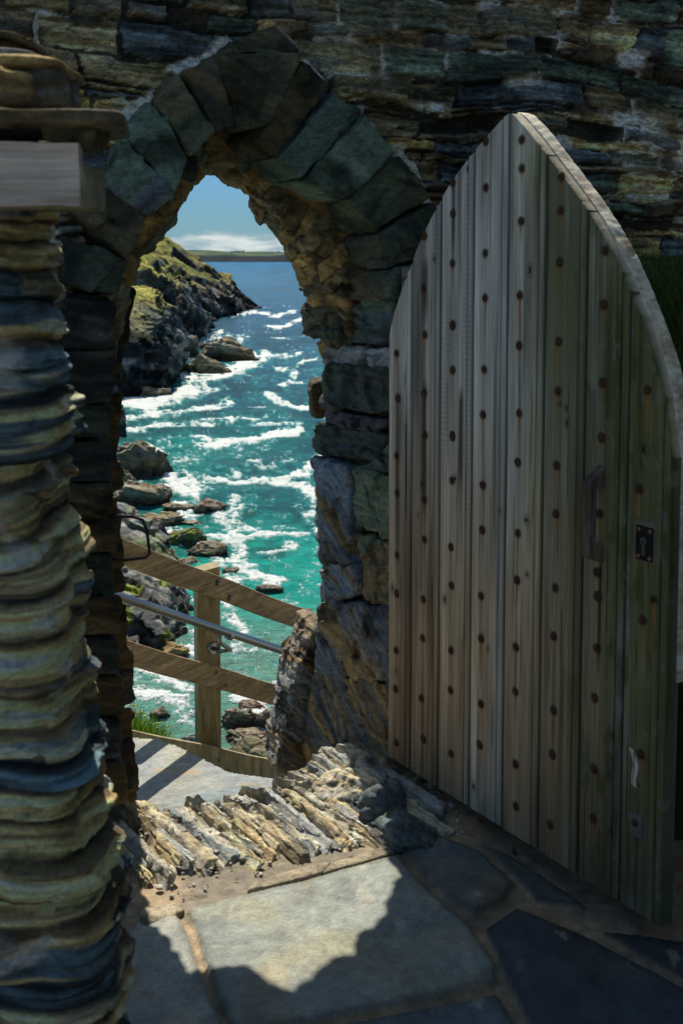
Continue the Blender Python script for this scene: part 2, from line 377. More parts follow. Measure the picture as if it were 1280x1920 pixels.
def rubble_face(u0, u1, z0, z1, step, side, seed, z_tilt=0.0):
    """height field of thin irregular slate courses with lime mortar. side=-1 room face (d<0 proud)"""
    nu = int((u1 - u0) / step) + 1; nz = int((z1 - z0) / step) + 1
    ua = np.r_[np.arange(u0, -1.45, .03), np.arange(-1.45, 1.62, step), np.arange(1.62, u1, .03)]; za = np.r_[np.arange(z0, 1.15, .015), np.arange(1.15, 2.78, step), np.linspace(2.78, z1, 8)]; U, Zz = np.meshgrid(ua, za); P = np.stack([U.ravel(), Zz.ravel(), np.full(U.size, seed * 1.7)], 1)
    wz = P[:, 1] + .075 * fbm(P * [1.3, 2.2, 1], 3, seed) + .024 * fbm(P * [5, 8, 1], 3, seed + 1) + z_tilt * P[:, 0]
    r = np.random.default_rng(seed); hs = []; t = z0 - .3
    while t < z1 + .3: hs.append(t); t += r.choice([.02, .035, .055, .085, .125], p=[.24, .26, .24, .17, .09])
    hs = np.array(hs); row = np.clip(np.searchsorted(hs, wz) - 1, 0, len(hs) - 2); hh = hs[row + 1] - hs[row]; fz = (wz - hs[row]) / hh
    ln = np.array([r.uniform(.12, .5) for _ in hs])[row]; off = np.array([r.uniform(0, 1) for _ in hs])[row]
    wu = P[:, 0] + .02 * fbm(P * [5, 9, 1], 2, seed + 2)
    q = wu / ln + off; ci = np.floor(q)
    jit = lambda c: c + .55 * (_h(c.astype(int), row, row * 0, seed + 5) - .5)
    lo = jit(ci); hi = jit(ci + 1); lo2 = np.where(q < lo, jit(ci - 1), np.where(q > hi, hi, lo)); hi2 = np.where(q < lo, lo, np.where(q > hi, jit(ci + 2), hi))
    cid = np.where(q < lo, ci - 1, np.where(q > hi, ci + 1, ci)); L_ = (hi2 - lo2) * ln; fu = (q - lo2) / (hi2 - lo2)
    ri = lambda k: _h(cid.astype(int), row, row * 0 + k, seed + 9)
    edge = np.minimum(np.minimum(fz, 1 - fz) * hh, np.minimum(fu, 1 - fu) * L_ * .8)
    edge = edge + .009 * fbm(P * [28, 45, 1], 4, seed + 12)
    gone = ri(1) > .93                                       # lost stone, deep hole
    mort = ss(.010, .003, edge)
    tilt = (ri(2) - .5) * .035 * (fz - .5) + (ri(3) - .5) * .03 * (fu - .5)
    f, c_, e_ = facet(P * [8, 20, 1], seed)
    hgt = (ri(4) - .35) * .060 + tilt + f * .008 + fbm(P * [12, 60, 1], 4, seed + 20) * .007
    l2 = vn(np.stack([P[:, 0] * 5, (wz + .01 * fbm(P * [4, 4, 1], 2, seed + 60)) * 130, cid * .37], 1), seed + 61); hgt = hgt + .006 * np.sign(l2) * np.abs(l2) ** .5
    hgt = hgt * ss(0, .014, edge) - .026 * ss(.012, .0, edge); hgt = np.where(gone, -.035, hgt)
    mfill = ss(.0, .35, fbm(P * [3.2, 5, 1], 4, seed + 30))   # mortar smeared flush in patches
    hm = -.004 + .006 * fbm(P * [30, 30, 1], 4, seed + 31)
    usem = np.clip(mort * (.25 + mfill) + ss(.25, .5, fbm(P * [5, 9, 1], 4, seed + 33)) * .9 * ss(.035, .01, edge), 0, 1)
    H = hgt * (1 - usem) + hm * usem
    pr = ri(6); base = np.where((pr < .34)[:, None], OLV, np.where((pr < .55)[:, None], TEAL, np.where((pr < .75)[:, None], BRN, np.where((pr < .9)[:, None], BLU * .8, OCH))))
    lam = fbm(P * [4, 70, 1], 4, seed + 40, .6); cc = base * (.9 + .8 * ri(7))[:, None] * (1 + 1.2 * lam)[:, None]
    cc = mixc(cc, BLU * .9, ss(.1, .45, fbm(P * [4, 22, 1], 4, seed + 44)) * .6)
    cc = mixc(cc, DRK * .5, np.clip(ss(.0, .4, fbm(P * [7, 16, 1], 4, seed + 47)) * .6, 0, 1))
    mc = mixc(LIM * 1.15, BRN * .9, ss(-.2, .3, fbm(P * [9, 9, 1], 4, seed + 50)))
    cc = mixc(cc, mc, usem * .85); cc = mixc(cc, DRK * .25, np.where(gone | ((mort > .6) & (usem < .45)), .75, 0))  # shade of open joints and holes deepened in the colour
    return U, Zz, H.reshape(U.shape), cc, P[:, :2]
U, Zz, H, cc, uzp = rubble_face(-2.6, 2.6, -.5, 2.92, .0045, -1, 3)
dO = poly_dist(uzp, OUTuz[1:-1], False); q3_ = np.c_[uzp, uzp[:, 0] * 0]; halo = np.clip(ss(.030, .018, dO + .05 * fbm(q3_ * 14, 5, 77)) * ss(-.02, .06, fbm(q3_ * 6, 4, 78)), 0, 1)
cc = mixc(cc, LIM * 1.05 * (1 + .3 * fbm(q3_ * 30, 4, 79))[:, None], halo * .7); H = H * (1 - halo.reshape(H.shape) * .8) + .004 * halo.reshape(H.shape)
big_ = ss(.12, .42, fbm(q3_ * [1.6, 2.4, 1], 4, 80)) ; cc = mixc(cc, mixc(LIM * .5, BRN * 1.1, ss(-.2, .3, fbm(q3_ * 14, 4, 81))), big_ * .4)                                              # rubble lies 3 cm behind the dressed stones' plane
dd = .045 - H
V = P0 + U[..., None] * A + dd[..., None] * N + Zz[..., None] * Z3
V = V.reshape(-1, 3); F = gridF(*U.shape)
hole = in_poly(uzp, interp_poly(OUTuz, 120)) & (poly_dist(uzp, OUTuz, False) > .06)
F = F[~hole[F].any(1)]
mesh('rubble_face', V, F, RUB, wallR, np.clip(cc * 1.2, .003, .85))
# sea face, top and the mortar core lining the passage
def ring_loft(curve, d, rect, dout):
    """from the opening's curve out to a rectangle in the plane d"""
    n = len(curve); c = np.array([-.47, 1.0]); V = []
    for p in curve:
        v = p - c; v /= np.linalg.norm(v); ts = []
        if v[0] > 1e-6: ts.append((rect[1] - c[0]) / v[0])
        if v[0] < -1e-6: ts.append((rect[0] - c[0]) / v[0])
        if v[1] > 1e-6: ts.append((rect[3] - c[1]) / v[1])
        if v[1] < -1e-6: ts.append((rect[2] - c[1]) / v[1])
        e = c + v * min(ts); V.append([p + (e - p) * t for t in np.linspace(0, 1, 24) ** 1.4])
    V = np.array(V); X = wp(0, 0, 0) + V[..., :1] * A + V[..., 1:] * Z3 + N * d
    q = X.reshape(-1, 3); h = fbm(q * [2, 2, 9], 4, 8) * .03 * np.tile(np.minimum(1, np.arange(24) / 3), n); q = q + N * h[:, None] * (1 if dout > 0 else -1)
    return q, gridF(n, 24), strata_col(q, Z3, OLV, BRN, 5)
Bcur = interp_poly(Bb, 120); 
def outward(c, k):
    t = np.gradient(c, axis=0); nn = np.stack([-t[:, 1], t[:, 0]], 1); nn /= np.linalg.norm(nn, axis=1, keepdims=True) + 1e-9; return c + nn * k
Bo = outward(Bcur, .035); Fo = outward(interp_poly(Ff, 120), .05)
q, f, c = ring_loft(Bo, TH - .03, (-2.6, 2.6, -1.2, 2.92), 1); mesh('sea_face', q, f, STONE, wallR, c)
t = np.linspace(0, 1, 16)[None, :, None]; G = (Fo[:, None, :] * (1 - t) + Bo[:, None, :] * t); D = (.04 + (TH - .07) * t)
X = P0 + G[..., :1] * A + G[..., 1:] * Z3 + D * N; q = X.reshape(-1, 3); q = q + (fbm(q * 15, 4, 3) * .01)[:, None] * A
mesh('mortar_core', q, gridF(120, 16), STONE, wallR, mixc(BRN * .9, OCH * .8, ss(-.3, .3, fbm(q * 8, 4, 4))))
nu_ = 240; U2, D2 = np.meshgrid(np.linspace(-2.6, 2.6, nu_), np.linspace(.03, TH, 24)); top = P0 + U2[..., None] * A + D2[..., None] * N
q = top.reshape(-1, 3); q = q + Z3 * (2.87 + .05 * facet(q * 6, 3)[0] + .01 * fbm(q * 12, 3))[:, None]
mesh('wall_top', q, gridF(24, nu_), STONE, wallR, strata_col(q, Z3, GRY, OLV, 9))

# ---- dressed stones: each given by its outline on a plane and a depth
def quad_on(px, plane):
    return [plane(*p) for p in px]
def slab_stone(name, px, plane, back, s, parent=wallR, proud=0.0, shrink=.0, **k):
    """px: 4 outline points (bl, br, tr, tl); back: vector to the hidden side"""
    q = quad_on(px, plane); c = sum(q) / 4; q = [p + (c - p) * shrink for p in q]; back = np.asarray(back, float); b = back / np.linalg.norm(back)
    q = [p - b * proud for p in q]
    C = [q[0], q[1], q[1] + back, q[0] + back, q[3], q[2], q[2] + back, q[3] + back]
    return stone_obj(name, C, s, parent, **k)
fr = lambda x, y: onwall(x, y, 0.0)
V_ = [  # bl, br, tr, tl around the ring on the room face, colours
 ([(122, 534), (226, 559), (241, 487), (116, 436)], DRK * 1.2, TEAL * .7, 1.0),
 ([(131, 397), (241, 487), (272, 409), (192, 350)], OLV * .8, TEAL, 1.0),
 ([(194, 352), (273, 408), (330, 372), (223, 247)], BLU * .75, TEAL, 1.0),
 ([(221, 247), (326, 366), (354, 300), (287, 188)], TEAL * 1.35, TEAL * .9, 1.0),
 ([(287, 190), (357, 293), (401, 250), (330, 137)], OLV * .6, TEAL * .7, 1.0),
 ([(345, 136), (402, 250), (438, 236), (405, 103)], OLV * .6, DRK * 1.2, 1.0),
 ([(404, 105), (437, 238), (499, 238), (560, 82), (0, 0)], TEAL * .7, OLV * .6, 1.0),
 ([(562, 108), (478, 262), (508, 296), (619, 158)], OLV * .55, DRK * 1.3, -1.0),
 ([(627, 166), (514, 298), (562, 340), (678, 206)], TEAL * .75, BLU * .6, -1.0),
 ([(682, 212), (566, 340), (645, 376), (740, 282)], TEAL, TEAL * .7, -1.0),
 ([(749, 286), (646, 374), (700, 438), (810, 370)], TEAL * .9, OLV * .5, -1.0),
 ([(815, 374), (702, 440), (721, 503), (852, 470)], TEAL * .7, DRK, -1.0),
 ([(853, 474), (722, 506), (727, 590), (870, 580)], DRK * 1.4, TEAL * .7, -1.0),
]
rv_ = np.random.default_rng(77)
for i, (px, b, a, sd_) in enumerate(V_):
    b = np.asarray(b) * rv_.uniform(.8, 1.5) * np.array([rv_.uniform(.9, 1.25), 1, rv_.uniform(.85, 1.1)]); a = np.asarray(a) * rv_.uniform(.9, 1.6)
    if len(px) == 5:
        px = px[:4]; px = [px[0], px[1], px[2], px[3]]
        # keystone: wide top
        px = [(437, 240), (499, 240), (566, 96), (404, 100)]
        slab_stone('keystone', px, fr, N * .30, 40, proud=.028, shrink=.02, n=44, k=20, base=b * 1.4, alt=a * 1.3, amp=.007, blk=.012, lam=.0015, axis=(.3, .2, 1))
        slab_stone('keystone_head', [(410, 104), (562, 98), (512, 50), (438, 74)], fr, N * .25, 41, proud=.02, shrink=.02, n=30, k=16, base=b * 1.3, alt=a * 1.2, lam=.001)
        continue
    if sd_ < 0: px = [px[1], px[0], px[3], px[2]]
    pr = .012 + .012 * ((i * 7) % 5) / 5
    q = [px[0], px[1], px[2], px[3]] if sd_ > 0 else [px[1], px[2], px[3], px[0]]
    slab_stone('arch_stone', q, fr, N * (.20 + .07 * ((i * 3) % 4) / 3), 20 + i, proud=pr, shrink=.025, n=40, k=20, base=b * 1.35, alt=a * 1.3, amp=.006, blk=.010, lam=.002, axis=(.4, .2, .8 if i % 2 else -.5), fr=14)
# left jamb stones below the springing (room face)
ys = [558, 654, 757, 822, 908, 975, 1035, 1118, 1190, 1262, 1345, 1420, 1500, 1570, 1650]
lx = lambda y: float(np.interp(y, [p[1] for p in Fpx[:12]][::-1], [p[0] for p in Fpx[:12]][::-1]))
for i in range(len(ys) - 1):
    y0, y1 = ys[i + 1] - 3, ys[i]; j = [0, 5, -3, 4, -2, 3, -5, 2, 0, 5, -3, 4, 0, 3][i]
    b = [DRK, DRK * .8, TEAL * .4, DRK, OLV * .55, BRN * .5, TEAL * .5, BRN * .55, DRK, BRN * .55, BLU * .45, BRN * .6, BLU * .5, BRN * .6][i]
    slab_stone('jamb_stone', [(40, y0 + 4), (lx(y0) + j, y0), (lx(y1) + j, y1), (40, y1 + 4)], fr, N * (.30 + .03 * (i % 3)), 60 + i, proud=.02 + .008 * (i % 3), shrink=.004, n=34, k=16, base=b * 1.2, alt=b * 2.1 + OCH * .08, amp=.007, blk=.012, axis=(.2, .1, 1))
    # the sea-side half of the jamb
    d0 = .33 + .02 * (i % 2); f0, f1 = uz(fr(lx(y0), y0)), uz(fr(lx(y1), y1))
    zz0, zz1 = f0[1] + .02 * ((i * 5) % 3 - 1) - .006, f1[1] + .02 * ((i * 5 + 5) % 3 - 1) + .006
    bu = lambda z: float(np.interp(z, Bb[:13, 1], Bb[:13, 0]))
    C = [wp(bu(zz0) - .3, d0, zz0), wp(bu(zz0) - .034, d0, zz0), wp(bu(zz0) - .036, TH, zz0), wp(bu(zz0) - .3, TH, zz0),
         wp(bu(zz1) - .3, d0, zz1), wp(bu(zz1) - .034, d0, zz1), wp(bu(zz1) - .036, TH, zz1), wp(bu(zz1) - .3, TH, zz1)]
    stone_obj('jamb_stone', C, 90 + i, wallR, n=22, base=b * 1.2, alt=OCH * .5, k=14, amp=.008, blk=.012)
# soffit and upper reveal: rough stones between the two curves, from left springing to the right one
Fi = interp_poly(Ff[10:27], 400); Bi = None
tF = np.linspace(0, 1, 17); 
def key_interp(K, t):      # t in key index units
    i = np.clip(int(math.floor(t)), 0, len(K) - 2); return K[i] * (1 - (t - i)) + K[i + 1] * (t - i)
r = np.random.default_rng(5); cuts = [8.2]
while cuts[-1] < 24.6: cuts.append(cuts[-1] + r.choice([.55, .75, 1.0, 1.35]))
si = 0
for rowk, (d0, d1) in enumerate(((.21, .355), (.35, TH))):
    for i in range(len(cuts) - 1):
        ta, tb = cuts[i] + .25 * rowk - .05, cuts[i + 1] + .25 * rowk + .03
        pts = []
        nn = None
        for d in (d0 + r.uniform(-.02, .02), d1 + (r.uniform(-.03, .015) if rowk else 0)):
            for tt in (ta, tb):
                w = d / TH; p = key_interp(Ff, tt) * (1 - w) + key_interp(Bb, tt) * w
                g = (key_interp(Ff, tt + .5) - key_interp(Ff, tt - .5)) * (1 - w) + (key_interp(Bb, tt + .5) - key_interp(Bb, tt - .5)) * w
                o = np.array([-g[1], g[0]]); o /= np.linalg.norm(o) + 1e-9
                pts.append((p, o, d))
        h = .16; pr = r.uniform(-.004, .012)
        I = [wp(*(p - o * pr), 0) * 0 + P0 + A * (p - o * pr)[0] + Z3 * (p - o * pr)[1] + N * d for p, o, d in pts]
        O = [P0 + A * (p + o * h)[0] + Z3 * (p + o * h)[1] + N * d for p, o, d in pts]
        C = [I[0], I[1], I[3], I[2], O[0], O[1], O[3], O[2]]
        b = np.array([OCH * 1.1, BRN * 1.5, OLV * 1.5, TEAL * 1.2, BRN * 1.7, OCH * .9][int(r.integers(6))])
        stone_obj('soffit_stone', C, 200 + si, wallR, n=26, k=12, base=b, alt=[OLV, BRN * .6, OCH][si % 3], amp=.011, blk=.012, lam=.005, bs=12, axis=r.normal(size=3) * .4 + [0, 0, 1]); si += 1
# right reveal (the side of the passage, its front edge behind the door)
RVn = A.copy(); rv = lambda x, y: onplane(x, y, P0 - A * .0, RVn)
REV = [  # px outline bl, br, tr, tl | base, alt | proud | axis
 ([(568, 558), (735, 566), (735, 506), (560, 500)], OLV * .8, TEAL * .8, .01, (.1, .1, 1), 5),
 ([(575, 628), (642, 652), (644, 572), (570, 572)], OLV * .55, TEAL * .6, .02, (.2, .3, 1), 9),
 ([(646, 645), (735, 648), (735, 572), (648, 572)], TEAL * .8, BLU * .8, .0, (0, .1, 1), 9),
 ([(602, 682), (740, 690), (740, 652), (602, 650)], GRY * .9, BRN, .0, (0, .1, 1), 9),
 ([(606, 762), (735, 776), (735, 690), (612, 686)], DRK * 1.5, TEAL * .7, .015, (.1, 0, 1), 9),
 ([(607, 792), (705, 812), (735, 790), (610, 765)], np.array([.12, .10, .12]), DRK * 1.5, .01, (0, 0, 1), 9),
 ([(590, 850), (700, 868), (735, 816), (594, 792)], TEAL * .6, BLU * .5, .012, (.1, .1, 1), 9),
 ([(606, 1050), (662, 1062), (664, 878), (588, 852)], np.array([.15, .19, .225]), BRN * 1.1, .02, (.3, -.5, 1), 12),
 ([(668, 990), (738, 1012), (738, 890), (666, 872)], np.array([.17, .2, .13]), TEAL, .008, (0, 0, 1), 9),
 ([(664, 880), (738, 890), (738, 820), (700, 866)], TEAL * .9, BLU, .004, (0, 0, 1), 9),
 ([(606, 1130), (680, 1110), (668, 1062), (604, 1050)], np.array([.17, .21, .24]), BRN * 1.2, .016, (.3, -.6, 1), 12),
 ([(680, 1120), (738, 1140), (738, 1016), (668, 1000)], BRN * 1.1, TEAL, .008, (.2, .8, 1), 9),
 ([(590, 1262), (738, 1282), (738, 1136), (604, 1126)], np.array([.13, .15, .17]), OCH * .8, .016, (.42, -.68, 1), 16),
 ([(556, 1450), (738, 1510), (738, 1280), (586, 1254)], np.array([.12, .13, .14]), OCH * .75, .014, (.42, -.68, 1), 16),
]
for i, (px, b, a, pr, ax, fr_) in enumerate(REV):
    slab_stone('reveal_stone', px, rv, A * .20, 400 + i, proud=pr, shrink=.004, n=(80 if i > 11 else 48), k=18, base=np.asarray(b) * 1.35, alt=np.asarray(a) * 1.3, amp=.008, blk=.012, lam=.008, axis=ax, fr=fr_ + 12, bs=14)
# stone that sticks out past the sea face at mid height, and the sunlit rock buttress at its foot
slab_stone('reveal_stone', [(584, 785), (612, 788), (616, 712), (580, 714)], lambda x, y: onwall(x, y, TH + .02), N * .10 + A * .05, 430, n=20, k=4.5, base=OLV, alt=BRN * .7)
butt = [([(512, 1455), (600, 1465), (600, 1395), (530, 1385)], .55), ([(528, 1395), (610, 1402), (606, 1310), (545, 1300)], .53), ([(542, 1310), (612, 1320), (612, 1232), (560, 1236)], .52), ([(564, 1245), (612, 1240), (612, 1172), (586, 1180)], .50)]
for i, (px, d) in enumerate(butt):
    slab_stone('buttress_stone', px, lambda x, y: onwall(x, y, d), N * .25 + A * .08, 440 + i, n=60, k=9, base=GRY * .95, alt=BRN * 1.3, amp=.007, blk=.012, lam=.008, axis=(.6, .3, .9), bs=16, fr=30)

# ---- bent iron bar let into the left jamb
hk = MB(); hp = [fr(196, 968) + N * .02, fr(236, 963) - N * .03, fr(250, 966) - N * .05, fr(257, 985) - N * .055, fr(262, 1028) - N * .055, fr(256, 1036) - N * .05, fr(225, 1043) - N * .03, fr(200, 1048) + N * .02]
hk.tube([p - N * .02 for p in hp], .0045, 10)
hk.build('iron_hoop', IRON, wallR, smooth=True)

# ================================================================== DOOR
Mn = np.array([-.845, -.534, 0]); Mn /= np.linalg.norm(Mn)          # the face that looks at us
DS = np.array([.534, -.845, 0]); DS /= np.linalg.norm(DS)            # along the door, towards us
D0 = P0 + Mn * .030 + np.array([.004, .0, 0])
def dpt(x, y): p = onplane(x, y, D0, Mn); r_ = p - D0; return np.array([r_ @ DS, p[2]])
def dw(s, z, t=0.0): return D0 + DS * s + Z3 * z + Mn * t           # t>0 towards us
doorR = root('arched_door', dw(.58, .03), 'open pointed plank door of weathered grey oak studded with rusty nails', 'door')
outl = [(727, 648), (731, 612), (741, 575), (760, 525), (780, 468), (800, 425), (826, 372), (850, 332), (885, 288), (915, 252), (935, 230), (952, 213), (966, 213), (985, 238), (1004, 262), (1030, 300), (1060, 336), (1088, 376), (1115, 412), (1138, 452), (1166, 510), (1192, 575), (1215, 635), (1234, 690), (1247, 745), (1254, 800), (1257, 860)]
TOP = np.array([dpt(*p) for p in outl])
for _ in range(2):
    TOP = interp_poly(TOP, 120) if _ == 0 else TOP
ap = int(np.argmax(TOP[:, 1]))
for _ in range(30):
    T2 = TOP.copy(); T2[1:-1] = (TOP[:-2] + 2 * TOP[1:-1] + TOP[2:]) / 4; keep = np.abs(np.arange(120) - ap) < 2; T2[keep] = TOP[keep]; TOP = T2
SE = [dpt(x, 960)[0] for x in (727, 770, 823, 883, 946, 1015, 1092, 1173, 1257)]
ZB = .045
def ztop(s): return np.interp(s, TOP[:, 0], TOP[:, 1])
nails_px = [(743, 663), (745, 747), (743, 855), (744, 925), (744, 1042), (743, 1113), (742, 1220), (741, 1292), (742, 1393),
 (795, 443), (794, 541), (796, 628), (795, 737), (796, 816), (795, 937), (795, 1012), (793, 1124), (792, 1197), (790, 1310), (793, 1386),
 (849, 343), (849, 400), (848, 494), (848, 610), (848, 694), (848, 818), (847, 901), (845, 1026), (846, 1098), (845, 1220), (844, 1294), (845, 1413),
 (911, 265), (911, 352), (910, 475), (909, 559), (907, 693), (906, 778), (905, 910), (903, 994), (902, 1118), (901, 1198), (901, 1320), (899, 1397), (900, 1535),
 (978, 262), (978, 316), (977, 415), (974, 554), (973, 648), (973, 775), (970, 867), (970, 1000), (969, 1088), (967, 1214), (966, 1297), (966, 1433), (966, 1512), (964, 1595),
 (1051, 330), (1050, 396), (1049, 492), (1047, 641), (1045, 734), (1043, 873), (1042, 964), (1040, 1102), (1038, 1193), (1037, 1332), (1035, 1415), (1031, 1547),
 (1133, 470), (1131, 572), (1129, 718), (1126, 821), (1124, 964), (1118, 1073), (1120, 1118), (1118, 1216), (1115, 1309), (1113, 1442), (1111, 1535),
 (1213, 733), (1197, 917), (1203, 1163), (1201, 1415), (1224, 1127)]
NL = np.array([dpt(*p) for p in nails_px])
streak_len = np.random.default_rng(3).uniform(.06, .32, len(NL)); streak_s = np.random.default_rng(4).uniform(.35, 1, len(NL))
dark_pl = [(864, 735, 960, .012, .9), (745, 745, 1100, .012, .6), (795, 720, 1000, .014, .85), (797, 490, 640, .02, .8), (850, 340, 520, .010, .8), (905, 1500, 1640, .02, .3), (1125, 1050, 1300, .006, .9)]
def plank_surf(i):
    s0, s1 = SE[i] + .0020, SE[i + 1] - .0020
    ns = max(14, int((s1 - s0) / .0032)); nt = 520; s = np.linspace(s0, s1, ns); zt = ztop(s)
    T = np.linspace(0, 1, nt)[:, None]; S = np.repeat(s[None], nt, 0); zr = float(zt.max()); 
    Zz = ZB + T * (zt[None] - ZB)
    w = s1 - s0; x = (S - s0) / w
    # moulded bead at the plank's near edge and a soft chamfer
    gr = lambda c, wd: np.exp(-((S - c) / wd) ** 2)
    Hh = -.007 * gr(s1 - .026, .0028) - .004 * gr(s1 - .011, .003) - .006 * ss(.004, 0, np.minimum(S - s0, s1 - S)) + .0025 * gr(s1 - .018, .004)
    P = np.stack([S.ravel() * 1.0 + i * 3.1, Zz.ravel(), np.full(S.size, i * 2.3)], 1)
    grain = fbm(P * [55, 1.3, 1], 5, 31, .65); fine = fbm(P * [260, 6, 1], 3, 33); warp = fbm(P * [9, 1.0, 1], 3, 35)
    Hh = Hh.ravel() + .0018 * grain + .002 * warp
    lev = 1.0 + .5 * warp
    px_s = P[:, 0] - i * 3.1; z = P[:, 1]; frac = px_s / SE[-1]
    cool = np.array([.285, .27, .235]); warm = np.array([.31, .215, .125]); green = np.array([.165, .155, .065]); purple = np.array([.27, .225, .18])
    c = mixc(cool, green, np.clip(ss(.40, .85, frac + .25 * fbm(P * [4, 1.2, 1], 4, 37)), 0, 1))
    c = mixc(c, purple, np.clip(ss(.55, .15, frac) * ss(2.0, 1.2, z) * .8, 0, 1))
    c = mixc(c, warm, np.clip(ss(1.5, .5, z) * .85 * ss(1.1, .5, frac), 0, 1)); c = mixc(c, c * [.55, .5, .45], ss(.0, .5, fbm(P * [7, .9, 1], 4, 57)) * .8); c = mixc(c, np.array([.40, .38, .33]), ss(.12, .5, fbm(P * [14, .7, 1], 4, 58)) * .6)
    c = c * (1 + .15 * grain + .20 * fine)[:, None] * lev[:, None] * [1.0, .92, 1.06, .98, 1.08, .9, .86, .82][i]
    c = c * 1.75
    c = mixc(c, c * np.array([1.5, 1.5, 1.45]), np.clip(ss(.25, .6, fbm(P * [30, .8, 1], 4, 41)), 0, 1) * .6)
    c = mixc(c, c * .35, ss(.35, .62, fbm(P * [60, 2.0, 1], 3, 43)) * .5)
    c = mixc(c, c * .25, ss(.008, .0, np.abs((S.ravel() - s1 + .026))) * .55)
    c = mixc(c, c * .2, ss(.007, .001, np.minimum(px_s - s0, s1 - px_s)) * .7)
    rp = np.random.default_rng(100 + i)
    for _k in range(7):
        cs_, cz_, cl_ = rp.uniform(s0 + .015, s1 - .03), rp.uniform(.15, 1.9), rp.uniform(.08, .45); dd_ = np.abs(px_s - cs_ - .004 * fbm(np.stack([z * 4, z * 0 + _k, z * 0 + i], 1), 3, 59)); m_ = ss(.0020, .0006, dd_) * ss(cl_ / 2, cl_ / 2 - .06, np.abs(z - cz_))
        c = mixc(c, np.array([.02, .016, .012]), m_ * rp.uniform(.5, .95))
    if i in (1, 2): fg = np.sin(z * 420 + 9 * fbm(P * [20, 8, 1], 3, 60)) * ss(.0, .3, fbm(P * [22, 1.6, 1], 3, 61)); c = c * (1 - .22 * np.clip(fg, 0, 1))[:, None]
    for _k in range(3):
        cs_, cz_, kr = rp.uniform(s0 + .02, s1 - .03), rp.uniform(.1, 2.0), rp.uniform(.004, .009); rr = np.sqrt(((px_s - cs_) * 1.2) ** 2 + ((z - cz_) * .8) ** 2)
        c = mixc(c, c * (.55 + .35 * np.sin(rr * 1400))[:, None], ss(kr * 3.2, kr, rr) * .8); c = mixc(c, np.array([.035, .026, .018]), ss(kr, kr * .5, rr))
    for _k in range(6):
        cs_, cz_, pw = rp.uniform(s0, s1), rp.uniform(.1, 2.0), rp.uniform(.004, .02); m_ = ss(pw, pw * .2, np.abs(px_s - cs_)) * ss(.35, .0, np.abs(z - cz_ + .1 * fbm(P * [40, 2, 1], 2, 63))); c = mixc(c, c * (.45 if _k % 2 else 1.45), m_ * .7)
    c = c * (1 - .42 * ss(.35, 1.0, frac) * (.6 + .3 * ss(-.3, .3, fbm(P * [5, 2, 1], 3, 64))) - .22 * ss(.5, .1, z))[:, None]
    mossy = ss(.1, .5, fbm(P * [25, 9, 1], 5, 47)) * ss(.55, .9, frac)
    c = mixc(c, np.array([.085, .095, .035]), mossy * .7)
    lich = ss(.33, .5, fbm(P * [60, 25, 1], 4, 49)) * ss(.6, .9, frac) * .35; c = mixc(c, np.array([.28, .29, .20]), lich)
    for k_, (ns_, nz_) in enumerate(NL):
        if ns_ < s0 - .03 or ns_ > s1 + .03: continue
        ds = px_s - ns_ + .004 * fbm(P * [2, 9, 1], 2, 51); dz = nz_ - z; L1 = streak_len[k_]
        ring = ss(.019, .009, np.sqrt(ds ** 2 + dz ** 2)); c = mixc(c, np.array([.05, .028, .016]), ring * .9)
        st = ss(.013 * (.4 + .6 * np.exp(-np.abs(dz) * 11)), .001, np.abs(ds)) * np.clip(.75 + .8 * fbm(P * [80, 7, 1], 3, 66), 0, 1.2) * ss(L1, 0, dz) * (dz > 0) * streak_s[k_] * np.clip(.55 + .9 * grain, 0, 1)
        c = mixc(c, np.array([.38, .16, .035]), np.clip(st * 1.7, 0, .9))
    for (x_, y0, y1, wd, am) in dark_pl:
        a_ = dpt(x_, y0); b_ = dpt(x_, y1); m_ = ss(wd * 1.4, wd * .3, np.abs(px_s - a_[0])) * ss(a_[1] + .03, a_[1] - .03, z) * ss(b_[1], b_[1] + .15, z)
        c = mixc(c, c * .16, m_ * am)
    if i == 7:                                               # pale paint drip and whitish scrape near the edge
        a_ = dpt(1188, 1440); m_ = ss(.011, .006, np.abs(px_s - a_[0] + .006 * np.sin(z * 70) + (z - a_[1]) * .12)) * ss(.05, .045, np.abs(z - a_[1])); c = mixc(c, np.array([.6, .58, .5]), m_ * (fine > -.3))
        sc_ = ss(.1, .4, fbm(P * [30, 14, 1], 4, 53)) * ss(SE[-1] - .075, SE[-1] - .03, px_s) * ss(1.5, 1.3, z) * ss(.6, .9, z); c = mixc(c, np.array([.26, .26, .24]), sc_ * .35)
    knots = [(3, 936, 958), (1, 783, 965), (6, 1220, 1080)]
    for (kp, x_, y_) in knots:
        if kp == i:
            a_ = dpt(x_, y_); rr = np.sqrt(((px_s - a_[0]) * 1.3) ** 2 + (z - a_[1]) ** 2); c = mixc(c, c * (.5 + .5 * np.sin(rr * 900))[:, None], ss(.02, .0, rr) * .8)
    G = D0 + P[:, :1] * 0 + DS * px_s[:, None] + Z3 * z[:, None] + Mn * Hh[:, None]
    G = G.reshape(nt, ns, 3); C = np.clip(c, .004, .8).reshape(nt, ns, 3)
    return G, C
TK = .036
